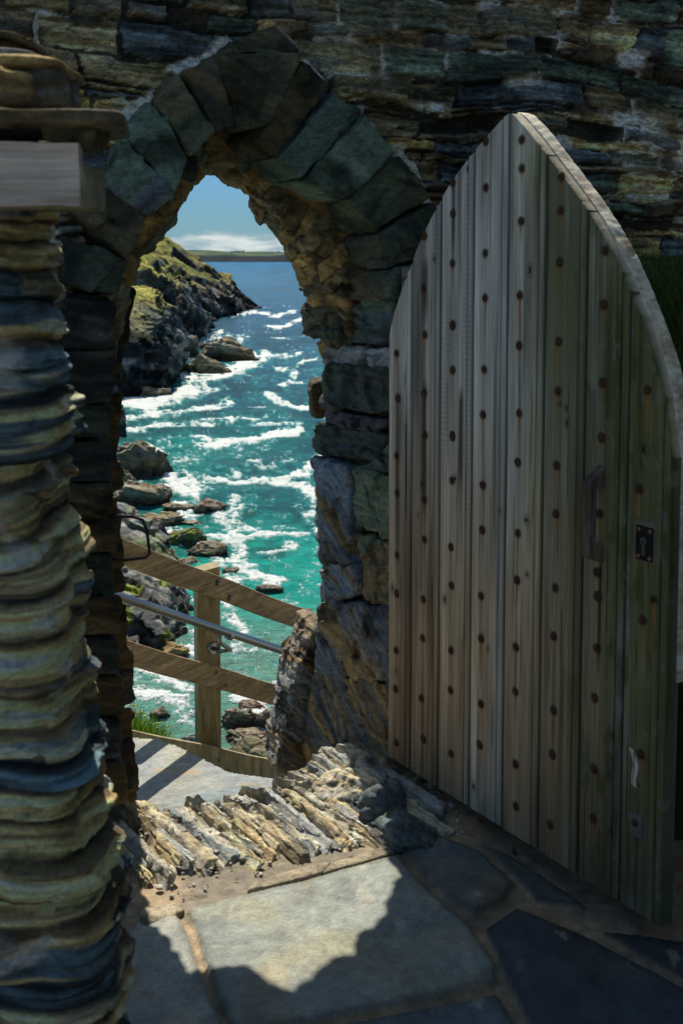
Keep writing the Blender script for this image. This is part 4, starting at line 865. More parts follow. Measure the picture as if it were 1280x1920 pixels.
for k2, (p, hw_, (a0, a1)) in enumerate(rails):
    c0 = onf(*p); q = MB(); nseg = 14
    for sgm in range(nseg):
        pass
    pts = [c0 + HD * t for t in np.linspace(a0, a1, 40)]
    V = []; rr_ = np.random.default_rng(30 + k2)
    for i_, p_ in enumerate(pts):
        wob = .0025 * math.sin(i_ * .7 + k2) ; th_ = .022
        for (a_, b_) in ((-1, -1), (-1, 1), (1, 1), (1, -1)): V.append(p_ + HU * (a_ * hw_ + wob) + HN * (b_ * th_))
    Fq = []
    for i_ in range(39):
        for j_ in range(4): j2 = (j_ + 1) % 4; Fq.append((i_ * 4 + j_, i_ * 4 + j2, i_ * 4 + 4 + j2, i_ * 4 + 4 + j_))
    Fq += [(3, 2, 1, 0), (156, 157, 158, 159)]; q.add(V, Fq); rl = q.build('rail', FW1 if k2 == 0 else FW2 if k2 == 2 else FW1, fR, bevel=.006)
    bolts = [[(408, 1093), (430, 1121)], [(406, 1261), (425, 1284)], [(411, 1424), (428, 1442)]][k2]
    for bp in bolts:
        c_ = onf(*bp, .023); q = MB()
        if k2 == 0: q.box(c_, (HD, HU, HN), (.012, .014, .0025)); q.build('bolt_plate', BLACK, rl); q = MB()
        q.dome(c_ + HN * .002, (HH, Z3, HN), .009, .006, 8, 3); q.build('bolt_head', GALV, rl)
PA = HH * .80 + HN * .6; PA /= np.linalg.norm(PA); PB = np.array([PA[1], -PA[0], 0])
for nm, t_ in (('post', 0.0), ('post', -1.75)):
    pc = onf(389, 1250, -.085) * [1, 1, 0] + HH * t_; zt_ = onf(389, 1062, -.085)[2] - t_ * .48; zb_ = -1.15 - t_ * .3
    q = MB(); hw_ = .056; C = [pc + PA * i_ * hw_ + PB * j_ * hw_ + Z3 * zb_ for i_, j_ in ((-1, -1), (1, -1), (1, 1), (-1, 1))] + [pc + PA * i_ * hw_ + PB * j_ * hw_ + Z3 * (zt_ + (.012 if i_ > 0 else -.01)) for i_, j_ in ((-1, -1), (1, -1), (1, 1), (-1, 1))]
    q.hexa(C); q.build('post', FW2, fR, bevel=.005)
hr = MB(); h0 = onf(225, 1119, .13); hr.tube([h0 + HD * t for t in np.linspace(-.9, 2.3, 8)], .0195, 20); ho = hr.build('handrail', STEEL, fR, smooth=True)
bk = MB(); b0 = onf(398, 1215, -.03); b1 = onf(412, 1187, .13); bk.tube([b0 + HN * .0, b0 + HN * .012], .030, 20); bk.build('bracket_rose', STEEL, ho, bevel=.002)
bk = MB(); bk.tube([b0 + HN * .01, b0 + HN * .06 - Z3 * .004, b0 + HN * .11 + Z3 * .004 + (b1 - b0) * .15, b1 - Z3 * .045, b1 - Z3 * .012], .010, 12); bk.build('bracket_arm', STEEL, ho, smooth=True)
bk = MB(); jr = onf(432, 1189, .13); bk.tube([onf(427, 1190, .13), onf(433, 1193, .13)], .0215, 20); bk.build('joint_collar', STEEL, ho)

# ================================================================== SEA
K = HZ * FPX                                                 # px below the horizon at ground distance 1 m
def sea_fan(ang, rows, z=SEA):
    D = K / rows; Aa, Dd = np.meshgrid(ang, D); return Aa * Dd, Dd
ang = np.r_[np.linspace(-.9, -.225, 24)[:-1], np.linspace(-.225, .03, 560), np.linspace(.03, .9, 28)[1:]]
rows = np.r_[np.array([3.2, 4, 5, 6]), np.linspace(7, 120, 150)[0:], np.linspace(120, 960, 800)[1:], np.array([1100, 1300, 1600, 2000])]
X, Y = sea_fan(ang, rows); sx, sy = X.ravel(), Y.ravel(); U_ = sx / sy * FPX + 640; V_y = K / sy + 484   # survey coordinates of every water point
# foam streaks: polylines (px), half thickness, strength
FO = [([(225, 752), (270, 760), (330, 742), (380, 728)], 13, 1.2), ([(225, 785), (300, 778), (400, 758), (425, 752)], 9, .9), ([(330, 700), (380, 705), (450, 690), (480, 672)], 14, 1.1),
 ([(340, 738), (370, 712), (420, 700)], 12, 1.1), ([(375, 630), (410, 628), (450, 636)], 9, .9), ([(380, 640), (400, 650), (470, 660), (520, 668), (560, 664)], 6, .9), ([(440, 590), (480, 584), (520, 590), (560, 580)], 6, .95), ([(490, 615), (520, 612), (570, 598)], 4, .9), ([(470, 575), (500, 572), (560, 571)], 3, .7),
 ([(500, 632), (540, 634)], 3, .7), ([(530, 690), (560, 682), (600, 672)], 4, .95), ([(520, 690), (550, 700), (545, 715), (530, 722)], 6, 1.0), ([(540, 718), (560, 716), (575, 714)], 4, .9),
 ([(235, 810), (300, 800), (350, 796), (430, 790)], 7, .85), ([(370, 790), (450, 780), (480, 790)], 4, .7), ([(500, 735), (520, 752), (560, 768), (578, 766)], 5, 1.0), ([(470, 760), (520, 762), (570, 764)], 3, .6),
 ([(380, 835), (420, 832), (470, 826), (520, 815), (560, 808)], 8, 1.15), ([(430, 836), (390, 826), (370, 820)], 5, .8), ([(225, 845), (260, 838), (300, 850)], 6, .7), ([(480, 800), (520, 796), (560, 795)], 5, .7),
 ([(300, 895), (330, 905), (400, 900), (440, 892)], 8, .8), ([(430, 905), (480, 900), (530, 905), (560, 910)], 9, 1.1), ([(530, 905), (570, 890), (600, 860), (600, 845)], 9, 1.15), ([(570, 915), (590, 940), (588, 965)], 10, .9), ([(460, 870), (500, 880), (540, 870)], 4, .6),
 ([(290, 920), (320, 915), (360, 925)], 14, .95), ([(430, 935), (440, 960), (430, 980)], 8, .7), ([(280, 985), (300, 1000), (330, 1005)], 14, 1.0), ([(390, 970), (440, 990), (480, 1000)], 10, .8), ([(330, 945), (345, 970), (400, 965)], 10, .8),
 ([(390, 1015), (440, 1020), (500, 1010), (560, 1012), (595, 1000)], 7, .9), ([(500, 1045), (540, 1035), (545, 1030)], 8, 1.0), ([(430, 1000), (450, 1040), (440, 1060)], 12, .9), ([(430, 1065), (480, 1090), (520, 1105)], 12, 1.15), ([(440, 1105), (500, 1095)], 7, .8),
 ([(400, 1060), (430, 1100), (425, 1150)], 10, .85), ([(420, 1160), (450, 1190), (440, 1230)], 10, .8), ([(500, 1150), (560, 1140)], 5, .5), ([(430, 1240), (480, 1236), (540, 1250)], 7, .6), ([(355, 1200), (360, 1225), (345, 1240)], 12, .9),
 ([(240, 1260), (300, 1280), (340, 1310)], 10, .55), ([(250, 1320), (320, 1330), (350, 1370)], 16, .9), ([(440, 1330), (470, 1340), (500, 1380)], 14, 1.1), ([(470, 1360), (510, 1400), (520, 1430)], 12, 1.0), ([(420, 1290), (450, 1300), (530, 1300)], 8, .6), ([(560, 950), (590, 985)], 6, .6)]
mask = np.full(len(sx), -.25)
P_ = np.stack([U_ / 26, V_y / 9, np.zeros(len(sx))], 1)
wu = U_ + 14 * fbm(np.stack([U_ / 60, V_y / 26, np.zeros(len(sx))], 1), 3, 201); wv = V_y + 6 * fbm(np.stack([U_ / 45, V_y / 18, np.ones(len(sx))], 1), 3, 202)
QQ = np.stack([wu, wv * 1.9], 1)
for pl_, th_, st_ in FO:
    p = np.array(pl_, float) * [1, 1.9]; lo, hi = p.min(0) - 60, p.max(0) + 60
    sel = np.where((QQ[:, 0] > lo[0]) & (QQ[:, 0] < hi[0]) & (QQ[:, 1] > lo[1]) & (QQ[:, 1] < hi[1]))[0]
    if len(sel) == 0: continue
    d_ = poly_dist(QQ[sel], p, False); mask[sel] = np.maximum(mask[sel], st_ * ss(th_ * 2.6, th_ * .4, d_) - .28 * (1 - ss(th_ * 2.6, th_ * .4, d_)))
tex = fbm(P_ * [1, 1, 1], 6, 205, .62); tex2 = fbm(np.stack([U_ / 9, V_y / 3.2, np.zeros(len(sx))], 1), 5, 206, .65); rid = 1 - 2 * np.abs(fbm(np.stack([U_ / 22, V_y / 8, np.ones(len(sx)) * 3], 1), 4, 207))
near = ss(560, 700, V_y); rid2 = 1 - 2.4 * np.abs(fbm(np.stack([U_ / 11, V_y / 4.2, np.ones(len(sx)) * 6], 1), 4, 217))
foam = mask * .72 + .75 * tex + .62 * tex2 + .30 * (rid - .45) * near + .42 * (rid2 - .5)
lowf = fbm(np.stack([U_ / 120, V_y / 40, np.ones(len(sx)) * 8], 1), 3, 208)
foam = foam + .22 * ss(-.1, .5, lowf) * near + .26 * ss(420, 260, U_) * near * ss(-.3, .3, lowf) - .35 * ss(575, 545, V_y)
glint = vn(np.stack([U_ / 1.9, V_y / 1.3, np.ones(len(sx)) * 11], 1), 221) + .6 * vn(np.stack([U_ / 30, V_y / 14, np.ones(len(sx)) * 11], 1), 222)  # sun sparkle painted as pale specks, joined to the foam
FM = np.maximum(ss(.34, .84, foam), .55 * ss(1.0, 1.2, glint) * ss(560, 640, V_y)); thin = ss(-.12, .45, foam) * near
deep = np.array([.001, .065, .110]); teal = np.array([.001, .115, .11]); emer = np.array([.002, .33, .25]); far = np.array([.002, .090, .160]); pale = np.array([.13, .27, .20]); dk = np.array([.002, .050, .062])
c = mixc(far, deep, ss(490, 620, V_y)); c = mixc(c, teal, ss(640, 800, V_y)); 
c = mixc(c, emer, np.clip(ss(880, 1100, V_y + .25 * (U_ - 430)) * .95, 0, 1) * ss(900, 1040, V_y)); c = mixc(c, emer * .8, ss(.05, .5, lowf) * ss(730, 800, V_y) * ss(1000, 860, V_y) * ss(520, 300, U_) * .6)
c = mixc(c, pale, ss(1110, 1240, V_y)); c = mixc(c, dk, ss(-.05, -.5, lowf + .5 * tex) * .75 * ss(1150, 1000, V_y))
wav = fbm(np.stack([U_ / 16, V_y / 3.5, np.ones(len(sx)) * 5], 1), 4, 209); c = c * (1 + .55 * wav * ss(520, 640, V_y))[:, None] * (1 + .15 * vn(np.stack([U_ / 40, V_y / 1.6, np.ones(len(sx)) * 5], 1), 3))[:, None]
c = mixc(c, np.array([.03, .33, .30]), thin * .6); c = mixc(c, np.array([.80, .83, .80]), FM)
lam_ = 1.0; wz = .30 * fbm(np.stack([sx / 9, sy / 5, np.zeros(len(sx))], 1), 4, 211) * np.clip(sy / 60, .4, 2.0); wz = wz + FM * .12 + .08 * tex2 * FM
SEAM = Mat('sea water', .16, .10); ca = SEAM.attr(); SEAM.color(ca)
SEAM.b.inputs['IOR'].default_value = 1.33
sp = SEAM.n('ShaderNodeSeparateColor'); SEAM.l(ca, sp.inputs[0]); fm_ = SEAM.rng(sp.outputs[0], .2, .6, 0, 1); SEAM.l(SEAM.rng(fm_, 0, 1, .22, .85), SEAM.b.inputs['Roughness'])
w1 = SEAM.noise((.55, 1.1, 1), 6, .65); w2 = SEAM.noise((3.2, 5.5, 3), 4, .6)
SEAM.bump(w1, .9); SEAM.bump(w2, .16)
seaV = np.stack([sx, sy, SEA + wz * ss(6000, 1500, sy)], 1)
tag(mesh('sea', seaV, gridF(len(rows), len(ang)), SEAM.m, None, np.clip(c, .001, .86)), kind='structure')

# ================================================================== FAR COAST
def fbx(p, s, o=5): return fbm(p, o, s)
FD = 8000.0
xs_ = np.linspace(-3800, 1800, 1100); prof_t = np.linspace(0, 1, 46)
crest = np.interp(xs_ / FD * FPX + 640, [-400, 200, 330, 370, 430, 500, 545, 620, 900, 1300], [455, 462, 466, 469, 467, 469, 467, 470, 474, 480])
hc = (484 - crest) / FPX * FD + HZ + 4; hc = hc + 5 * fbm(np.stack([xs_ / 300, xs_ * 0, xs_ * 0], 1), 4, 301)
cl = hc * .52 * (1 + .25 * fbm(np.stack([xs_ / 180, xs_ * 0, xs_ * 0], 1), 4, 303))
G = []
for t in prof_t:
    if t < .25: y_ = FD + 160 * t * 4 + 0 * xs_; z_ = cl * (t / .25)
    else: w = (t - .25) / .75; y_ = FD + 160 + 2500 * w + 0 * xs_; z_ = cl + (hc - cl) * (w ** .8)
    G.append(np.stack([xs_, y_ + 60 * fbm(np.stack([xs_ / 160, xs_ * 0 + t, xs_ * 0], 1), 4, 305), SEA - 2 + z_], 1))
G = np.array(G); q = G.reshape(-1, 3); tt_ = np.repeat(prof_t, len(xs_))
fq = np.stack([q[:, 0] / 170, q[:, 1] / 420, q[:, 0] * 0], 1); _, fid, fe = facet(fq, 310)
c = np.where((fid < .5)[:, None], np.array([.065, .125, .035]), np.where((fid < .8)[:, None], np.array([.10, .15, .045]), np.array([.15, .155, .065]))); c = mixc(c, np.array([.018, .035, .02]), ss(.06, .02, fe) * .8 + ss(.1, .4, fbm(q / [300, 500, 100], 4, 312)) * .6)
c = mixc(np.array([.014, .026, .030]) * (1 + .9 * fbm(q / [60, 60, 12], 4, 311))[:, None], c, ss(.24, .34, tt_ + .06 * fbm(q / [200, 200, 40], 3, 313)))
FARM = Mat('far land', .95, .1); FARM.color(FARM.attr())
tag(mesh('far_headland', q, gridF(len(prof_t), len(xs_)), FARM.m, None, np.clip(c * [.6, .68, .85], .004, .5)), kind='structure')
HW = Mat('limewash', .9, .1); HW.color(HW.mix(HW.noise((.3, .3, .3)), (.75, .75, .7), (.8, .78, .74))); HR = Mat('house slate', .8, .2); HR.color(HR.mix(HR.noise((.5, .5, .5)), (.10, .10, .11), (.16, .15, .15)))
hs_px = [(436, .62, 'westernmost'), (444, .75, ''), (451, .66, ''), (458, .82, ''), (503, .45, ''), (509, .5, ''), (523, .7, '')]
for k_, (hx, w_, _n) in enumerate(hs_px):
    x_ = (hx - 640) / FPX * (FD + 160 + 2500 * w_); i_ = int(np.argmin(abs(xs_ - x_))); row_ = int((.25 + .75 * w_) * 45); b_ = G[row_, i_]
    hr_ = root('white_cottage', b_, 'tiny white cottage among the fields of the far coast', 'cottage', 'white cottages scattered on the far headland')
    q_ = MB(); q_.box(b_ + [0, 0, 4], (RT, np.array([0, 1., 0]), Z3), (11 + 3 * (k_ % 3), 6, 5)); q_.build('wall', HW.m, hr_)
    q_ = MB(); w2 = 12 + 3 * (k_ % 3); V = [b_ + np.array(v) for v in ((-w2, -7, 9.05), (w2, -7, 9.05), (w2, 7, 9.05), (-w2, 7, 9.05), (-w2, 0, 14), (w2, 0, 14))]; q_.add(V, [(3, 2, 1, 0), (0, 1, 5, 4), (2, 3, 4, 5), (1, 2, 5), (3, 0, 4)]); q_.build('roof', HR.m, hr_)

# ================================================================== HEADLANDS
CLF = Mat('cliff rock and turf', .9, .2); cc0 = CLF.attr(); n1 = CLF.noise((.35, .35, .8), 8, .7); n2 = CLF.noise((1.6, 1.6, 3.2), 6, .7)
CLF.color(CLF.mul(CLF.mul(cc0, CLF.rng(n1, .3, .7, .55, 1.45)), CLF.rng(n2, .3, .7, .6, 1.4))); CLF.bump(n1, 1.6); CLF.bump(n2, .4)
def loft(rows_, n, m, smooth_=True):
    R_ = np.array([interp_poly(r_, n) for r_ in rows_]); k = len(R_); t = np.linspace(0, k - 1, m); i = np.clip(np.floor(t).astype(int), 0, k - 2); f = (t - i)[:, None, None]
    return R_[i] * (1 - f) + R_[i + 1] * f
def pY(px, py, D): return atY(px, py, D)
def pS(px, py, up=0.0): return atZ(px, py, SEA + up)
def headland(name, rows_, n, m, sc, amp, seed, label, grass=.62, gh=None, rock=(.10, .105, .105), gcol=(.20, .21, .045), tilt=(.35, .2, 1)):
    G = loft(rows_, n, m); N_ = gnormals(G)
    if N_[..., 2].mean() < 0: N_ = -N_
    q = G.reshape(-1, 3); nn = N_.reshape(-1, 3); ax = np.array(tilt) / np.linalg.norm(tilt)
    edge = np.repeat(np.linspace(0, 1, m), n)
    f1, _, e1 = facet(q / sc, seed); f2, _, e2 = facet(q / (sc * .34), seed + 11); f3, id3, e3 = facet(q / (sc * .13), seed + 13); st = vn(np.stack([(q @ ax) / (sc * .10) + 2 * fbm(q / sc, 2, seed), q[:, 0] / sc, q[:, 1] / sc], 1), seed + 20)
    gul = fbm(np.stack([(q[:, 0] + q[:, 1] * .6) / (sc * .5), q[:, 2] / (sc * 3), q[:, 1] * 0], 1), 4, seed + 25)
    steep = ss(.85, .45, nn[:, 2])
    d = (f1 * .38 + f2 * .42 * (.3 + .7 * steep) + f3 * .18 * (.35 + .65 * steep) + st * .16 * steep + gul * .5 * steep) * amp + .35 * fbm(q / (sc * .6), 4, seed + 30) * amp
    q2 = q + nn * d[:, None]; N2 = gnormals(q2.reshape(G.shape)).reshape(-1, 3); N2 = N2 * np.sign((N2 * nn).sum(1))[:, None]
    c = np.array(rock) * (1 + 1.0 * st + .6 * fbm(q / (sc * .25), 5, seed + 40))[:, None]; c = mixc(c, np.array([.20, .15, .10]), ss(.05, .5, fbm(q / (sc * .7), 4, seed + 41)) * .6); c = mixc(c, np.array([.34, .33, .30]), ss(.08, .36, fbm(q / (sc * .2), 5, seed + 42) + .25 * st) * .7)
    gm = ss(grass - .1, grass + .12, N2[:, 2] + .22 * fbm(q / (sc * .22), 5, seed + 43)) * (ss(gh[0], gh[1], q2[:, 2] + 3 * fbm(q / sc, 3, seed)) if gh else 1)
    gc = mixc(np.array(gcol), np.array([.14, .18, .035]), ss(-.1, .45, fbm(q / (sc * .5), 5, seed + 44))); gc = mixc(gc, np.array([.25, .19, .08]), ss(.1, .5, fbm(q / (sc * .3), 5, seed + 45)) * .6)
    c = mixc(c, gc * (1 + .3 * fbm(q / (sc * .08), 3, seed))[:, None], gm)
    wet = ss(2.6, .6, q2[:, 2] - SEA + .8 * fbm(q / 3, 3, seed)); c = mixc(c, np.array([.035, .025, .018]), wet * .85)
    return tag(mesh(name, q2, gridF(m, n), CLF.m, None, np.clip(c, .004, .6)), kind='structure')
def back(rw, dy, dz): return [p + np.array([-dy * .25, dy, dz]) for p in rw]
# far point
r_r = [pY(150, 436, 500), pY(230, 440, 515), pY(300, 447, 520), pY(335, 464, 530), pY(380, 492, 540), pY(414, 516, 556), pY(432, 512, 560), pY(443, 530, 566), pY(458, 548, 575), pY(474, 566, 590), pY(488, 576, 602)]
r_g = [pY(150, 515, 470), pY(230, 515, 470), pY(300, 520, 470), pY(350, 535, 470), pY(385, 540, 476), pY(420, 552, 496), pY(440, 560, 520), pY(460, 570, 562), pY(476, 574, 585), pY(488, 577, 598)]
r_b = [pS(150, 606), pS(230, 606), pS(330, 606), pS(385, 603), pS(408, 598), pS(430, 592), pS(446, 584), pS(462, 584), pS(474, 580), pS(488, 577.5)]
m1 = [p * .55 + q * .45 + np.array([-3, 5, 6]) for p, q in zip(interp_poly(r_r, 10), interp_poly(r_b, 10))]; m0 = [p * .9 + q * .1 + np.array([0, 0, 1.5]) for p, q in zip(interp_poly(r_r, 10), interp_poly(r_b, 10))]
headland('far_point', [back(r_r, 170, -34), back(r_r, 60, -3), r_r, r_g, r_b, [p - Z3 * 4 for p in r_b]], 320, 230, 26, 5.0, 331, '', grass=.66, gh=(-14, -4), gcol=(.30, .27, .06), rock=(.085, .075, .068))
# middle cliff with its turf slope
r_r = [pY(150, 440, 345), pY(225, 446, 345), pY(268, 458, 345), pY(300, 480, 348), pY(325, 500, 352), pY(350, 520, 360), pY(370, 545, 372), pY(384, 575, 392), pY(390, 604, 408)]
r_g = [pY(150, 505, 312), pY(240, 510, 312), pY(272, 508, 316), pY(300, 525, 322), pY(330, 545, 330), pY(355, 560, 345), pY(372, 575, 360), pY(384, 592, 385), pY(389, 610, 402)]
r_b = [pS(150, 662), pS(280, 662), pS(330, 656), pS(352, 650), pS(368, 642), pS(376, 632), pS(384, 622), pS(388, 616)]
m1 = [p * .5 + q * .5 + np.array([2, 0, 3]) for p, q in zip(interp_poly(r_g, 9), interp_poly(r_b, 9))]
headland('middle_cliff', [back(r_r, 120, -30), back(r_r, 40, -2), r_r, r_g, m1, r_b, [p - Z3 * 4 for p in r_b]], 340, 260, 19, 4.2, 341, '', grass=.58, gh=(-10, -2), gcol=(.44, .40, .09), rock=(.06, .075, .085))
# near headland
r_r = [pY(120, 520, 246), pY(205, 528, 246), pY(240, 538, 246), (pY(262, 541, 246)), pY(290, 549, 248), pY(305, 570, 252), pY(327, 588, 262), pY(333, 612, 272)]
r_g = [pY(120, 578, 216), pY(205, 584, 218), pY(240, 590, 220), pY(270, 592, 223), pY(292, 593, 228), pY(308, 600, 236), pY(325, 608, 250), pY(333, 625, 266)]
r_b = [pS(120, 760), pS(225, 752), pS(262, 744), pS(300, 738), pS(318, 728), pS(326, 715), pS(331, 702), pS(335, 690)]
m1 = [p * .5 + q * .5 + np.array([1.5, -2, 2]) for p, q in zip(interp_poly(r_g, 9), interp_poly(r_b, 9))]
headland('near_headland', [back(r_r, 90, -30), back(r_r, 25, -1), r_r, r_g, m1, r_b, [p - Z3 * 4 for p in r_b]], 320, 260, 12, 2.6, 351, '', grass=.56, gh=(-12, -6), gcol=(.44, .40, .10), rock=(.065, .085, .095))

# ================================================================== SHORE ROCKS
def sea_rock(name, px, w, h, label, s, D=None, cat='rock', group='rocks standing in the surf below the arch', base=(.22, .155, .085), alt=(.27, .25, .19), depth=1.0, moss=0, n=6, cuts=22, tilt=(.2, .3, 1), rz=0.0, up=0.0):
    """px = waterline middle of the rock's near foot; w, h picture width/height in px"""
    c0 = pS(px[0], px[1]); D_ = c0[1]; hw = w / 2 / FPX * D_; ln = hw * depth; slope = HZ / D_
    hh = max(.25, (h / FPX * D_ - 2 * ln * slope * .8)); hh = max(hh, hw * .32)
    c_ = c0 + np.array([0, ln * .75, hh * .05 + up]); V, F, cc_ = boulder(c_, (hw * 1.05, ln, hh), s, n, cuts, .10, np.array(base), np.array(alt), tilt, rz, wet=(SEA + hh * .12, SEA + hh * .55), lam=.06)
    if moss: 
        q = fbm(V * 1.3, 4, s + 77); cc_ = mixc(cc_, np.array([.15, .20, .025]), ss(.0, .3, q + .25 * (V[:, 2] - c_[2]) / hh) * moss)
    o = mesh(name, V, F, ROCKM, None, cc_, loc=c_ - [0, 0, hh]); tag(o, label, cat, group); return o
SRK = [
 ('sea_rock', (437, 676), 106, 40, 'long low dark skerry jutting from the foot of the far cliff', dict(depth=.55)),
 ('sea_rock', (380, 700), 92, 40, 'jagged brown ledge with a yellow turf patch below the near headland', dict(depth=.7, moss=.35)),
 ('sea_rock', (350, 668), 60, 40, 'dark block wedged between the cliff foot and the brown ledge', dict(depth=.7)),
 ('sea_rock', (278, 745), 84, 24, 'low wet rock spit with spray at the cliff foot', dict(depth=.5)),
 ('sea_rock', (214, 820), 56, 70, 'dark upright rock at the left jamb edge above the tawny boulder', dict(depth=.8, base=(.07, .08, .08))),
 ('sea_rock', (262, 895), 128, 72, 'large rounded tawny boulder nearest the white surf at left', dict(depth=.9, base=(.19, .15, .08), alt=(.13, .13, .11))),
 ('sea_rock', (236, 846), 50, 22, 'small wet brown rock behind the large tawny boulder', dict()),
 ('sea_rock', (250, 945), 128, 58, 'brown broken rock below the large tawny boulder', dict(depth=.8)),
 ('sea_rock', (300, 988), 92, 40, 'flat olive topped rock left of the small surf channel', dict(depth=.8, moss=.35)),
 ('sea_rock', (391, 961), 70, 32, 'lone oval brown rock furthest out in the surf', dict(depth=.8, base=(.16, .105, .06))),
 ('sea_rock', (358, 986), 50, 15, 'thin brown rock awash between the oval rock and the mossy one', dict(depth=.6)),
 ('sea_rock', (348, 1020), 76, 40, 'pointed rock with a bright green mossy top', dict(depth=.7, moss=.9)),
 ('sea_rock', (386, 1046), 84, 34, 'grey slab rock just above the top rail of the fence', dict(depth=.7)),
 ('sea_rock', (352, 1065), 52, 26, 'dark wet rock half hidden behind the top rail', dict(depth=.7)),
 ('sea_rock', (444, 1362), 66, 54, 'brown rock immediately right of the post between lower rails', dict(depth=.7)),
 ('sea_rock', (470, 1334), 56, 28, 'reddish rock above the brown one beside the post', dict(depth=.7, base=(.20, .09, .06))),
 ('sea_rock', (522, 1368), 84, 64, 'squarish grey brown rock beside the sunlit buttress', dict(depth=.8)),
 ('sea_rock', (470, 1398), 112, 46, 'dark weedy rock right of the post foot', dict(depth=.7)),
 ('sea_rock', (474, 1452), 150, 84, 'broad olive boulder resting behind the bottom rail', dict(depth=.8, base=(.20, .19, .12), alt=(.15, .11, .05))),
 ('sea_rock', (296, 1345), 46, 26, 'small pointed dark rock left of the post near the grass', dict(depth=.6)),
 ('sea_rock', (360, 1400), 60, 30, 'grey flat rock left of the post above the bottom rail', dict(depth=.7, base=(.17, .17, .15))),
 ('sea_rock', (512, 1322), 60, 24, 'low pinkish rock under the middle rail near the buttress', dict(depth=.7, base=(.22, .13, .09))),
]
SRK += [('sea_rock', (430, 1078), 40, 18, 'small rock just right of the post top', dict(depth=.7)), ('sea_rock', (505, 1108), 60, 12, 'rock barely awash right of the post in pale surf', dict(depth=.6)),
 ('sea_rock', (330, 955), 60, 14, 'thin ledge awash left of the lone oval rock', dict(depth=.6)), ('sea_rock', (300, 925), 46, 20, 'little brown rock at the edge of the white surf below the tawny boulder', dict()),
 ('sea_rock', (330, 1232), 60, 34, 'ochre weed covered rock under the lower rock shelf', dict(depth=.8, base=(.34, .25, .11), alt=(.2, .13, .05))), ('sea_rock', (285, 1250), 80, 36, 'broken tan rock beside the middle rail at left', dict(depth=.8, base=(.34, .29, .18), alt=(.16, .15, .12))),
 ('sea_rock', (228, 920), 60, 40, 'dark wet rock against the left jamb above the hoop', dict(depth=.8)), ('sea_rock', (405, 655), 60, 16, 'thin outer tip of the skerry below the far cliff', dict(depth=.5))]
for k_, (nm, px, w, h, lb_, kw) in enumerate(SRK): sea_rock(nm, px, w, h, lb_, 600 + k_ * 3, rz=(k_ * 37 % 60 - 30) / 100, **kw)
# dark slab shelf rising at the left (two tiers), below and beyond the fence
def shelf(name, rows_, n, m, sc, amp, s, label, moss, base=(.11, .115, .11), alt=(.27, .25, .21)):
    G = loft(rows_, n, m); N_ = gnormals(G); N_ = N_ * (1 if N_[..., 2].mean() > 0 else -1); q = G.reshape(-1, 3); nn = N_.reshape(-1, 3)
    f1, _, e1 = facet(q / [sc * 1.6, sc * .8, sc * .5], s); f2, _, e2 = facet(q / (sc * .35), s + 3); ax = np.array([.5, -.45, 1]); t = (q @ ax) / (sc * .16) + fbm(q / sc, 2, s)
    st = vn(np.stack([t, q[:, 0] / sc, q[:, 1] / sc], 1), s + 5); q2 = q + nn * ((f1 * .8 + f2 * .3 + st * .22 + .5 * fbm(q / (sc * .5), 4, s + 8)) * amp)[:, None]
    c = mixc(np.array(base), np.array(alt), ss(-.2, .5, st + .5 * fbm(q / (sc * .2), 4, s + 9))); c = c * (1 + .6 * fbm(q / (sc * .1), 4, s + 10))[:, None]; c = mixc(c, np.array([.015, .016, .015]), ss(.14, .02, e1) * .7 + ss(.1, .5, -st) * .3)
    mo = ss(.02, .28, fbm(q / (sc * .55), 5, s + 12)) * moss; c = mixc(c, np.array([.20, .25, .02]), np.clip(mo, 0, 1)); c = mixc(c, np.array([.42, .33, .16]), ss(.2, .4, fbm(q / (sc * .3), 5, s + 13)) * .6 * ss(SEA + 4.2, SEA + 1.5, q[:, 2]))
    c = mixc(c, np.array([.05, .025, .012]), ss(SEA + 1.0, SEA + .3, q2[:, 2]) * .8)
    o = mesh(name, q2, gridF(m, n), ROCKM, None, np.clip(c, .004, .6), loc=q2.mean(0) * [1, 1, 0] + [0, 0, SEA]); tag(o, label, 'rock', 'rock shelves of the left shore'); return o
w0 = [pS(150, 1010), pS(215, 1000), pS(262, 1002), pS(300, 1022), pS(334, 1052), pS(342, 1066), pS(330, 1085), pS(240, 1110), pS(150, 1120)]
def ring(rw, c, k, up): return [np.array([c[0] + (p[0] - c[0]) * k, c[1] + (p[1] - c[1]) * k, p[2] + up]) for p in rw]
c_ = sum(w0) / len(w0) + np.array([-4, 0, 0])
shelf('rock_shelf', [[p - Z3 * 1 for p in w0], w0, ring(w0, c_, .93, 1.6), ring(w0, c_, .80, 2.6), ring(w0, c_, .55, 3.6), ring(w0, c_, .2, 4.6)], 260, 150, 3.2, .8, 701, 'grey cracked rock shelf seen through the iron hoop', .45, base=(.15, .16, .155), alt=(.28, .28, .25))
w1_ = [pS(60, 1120), pS(215, 1118), pS(300, 1120), pS(352, 1128), pS(354, 1150), pS(344, 1185), pS(326, 1208), pS(292, 1222), pS(262, 1218), pS(238, 1246), pS(60, 1280)]
c_ = sum(w1_) / len(w1_) + np.array([-5, 0, 0])
shelf('rock_shelf', [[p - Z3 * 1 for p in w1_], w1_, ring(w1_, c_, .95, 1.0), ring(w1_, c_, .86, 1.9), ring(w1_, c_, .6, 3.0), ring(w1_, c_, .2, 4.2)], 300, 170, 2.6, .62, 711, 'dark stepped rock shelf with lime green moss below the top rail', .95)
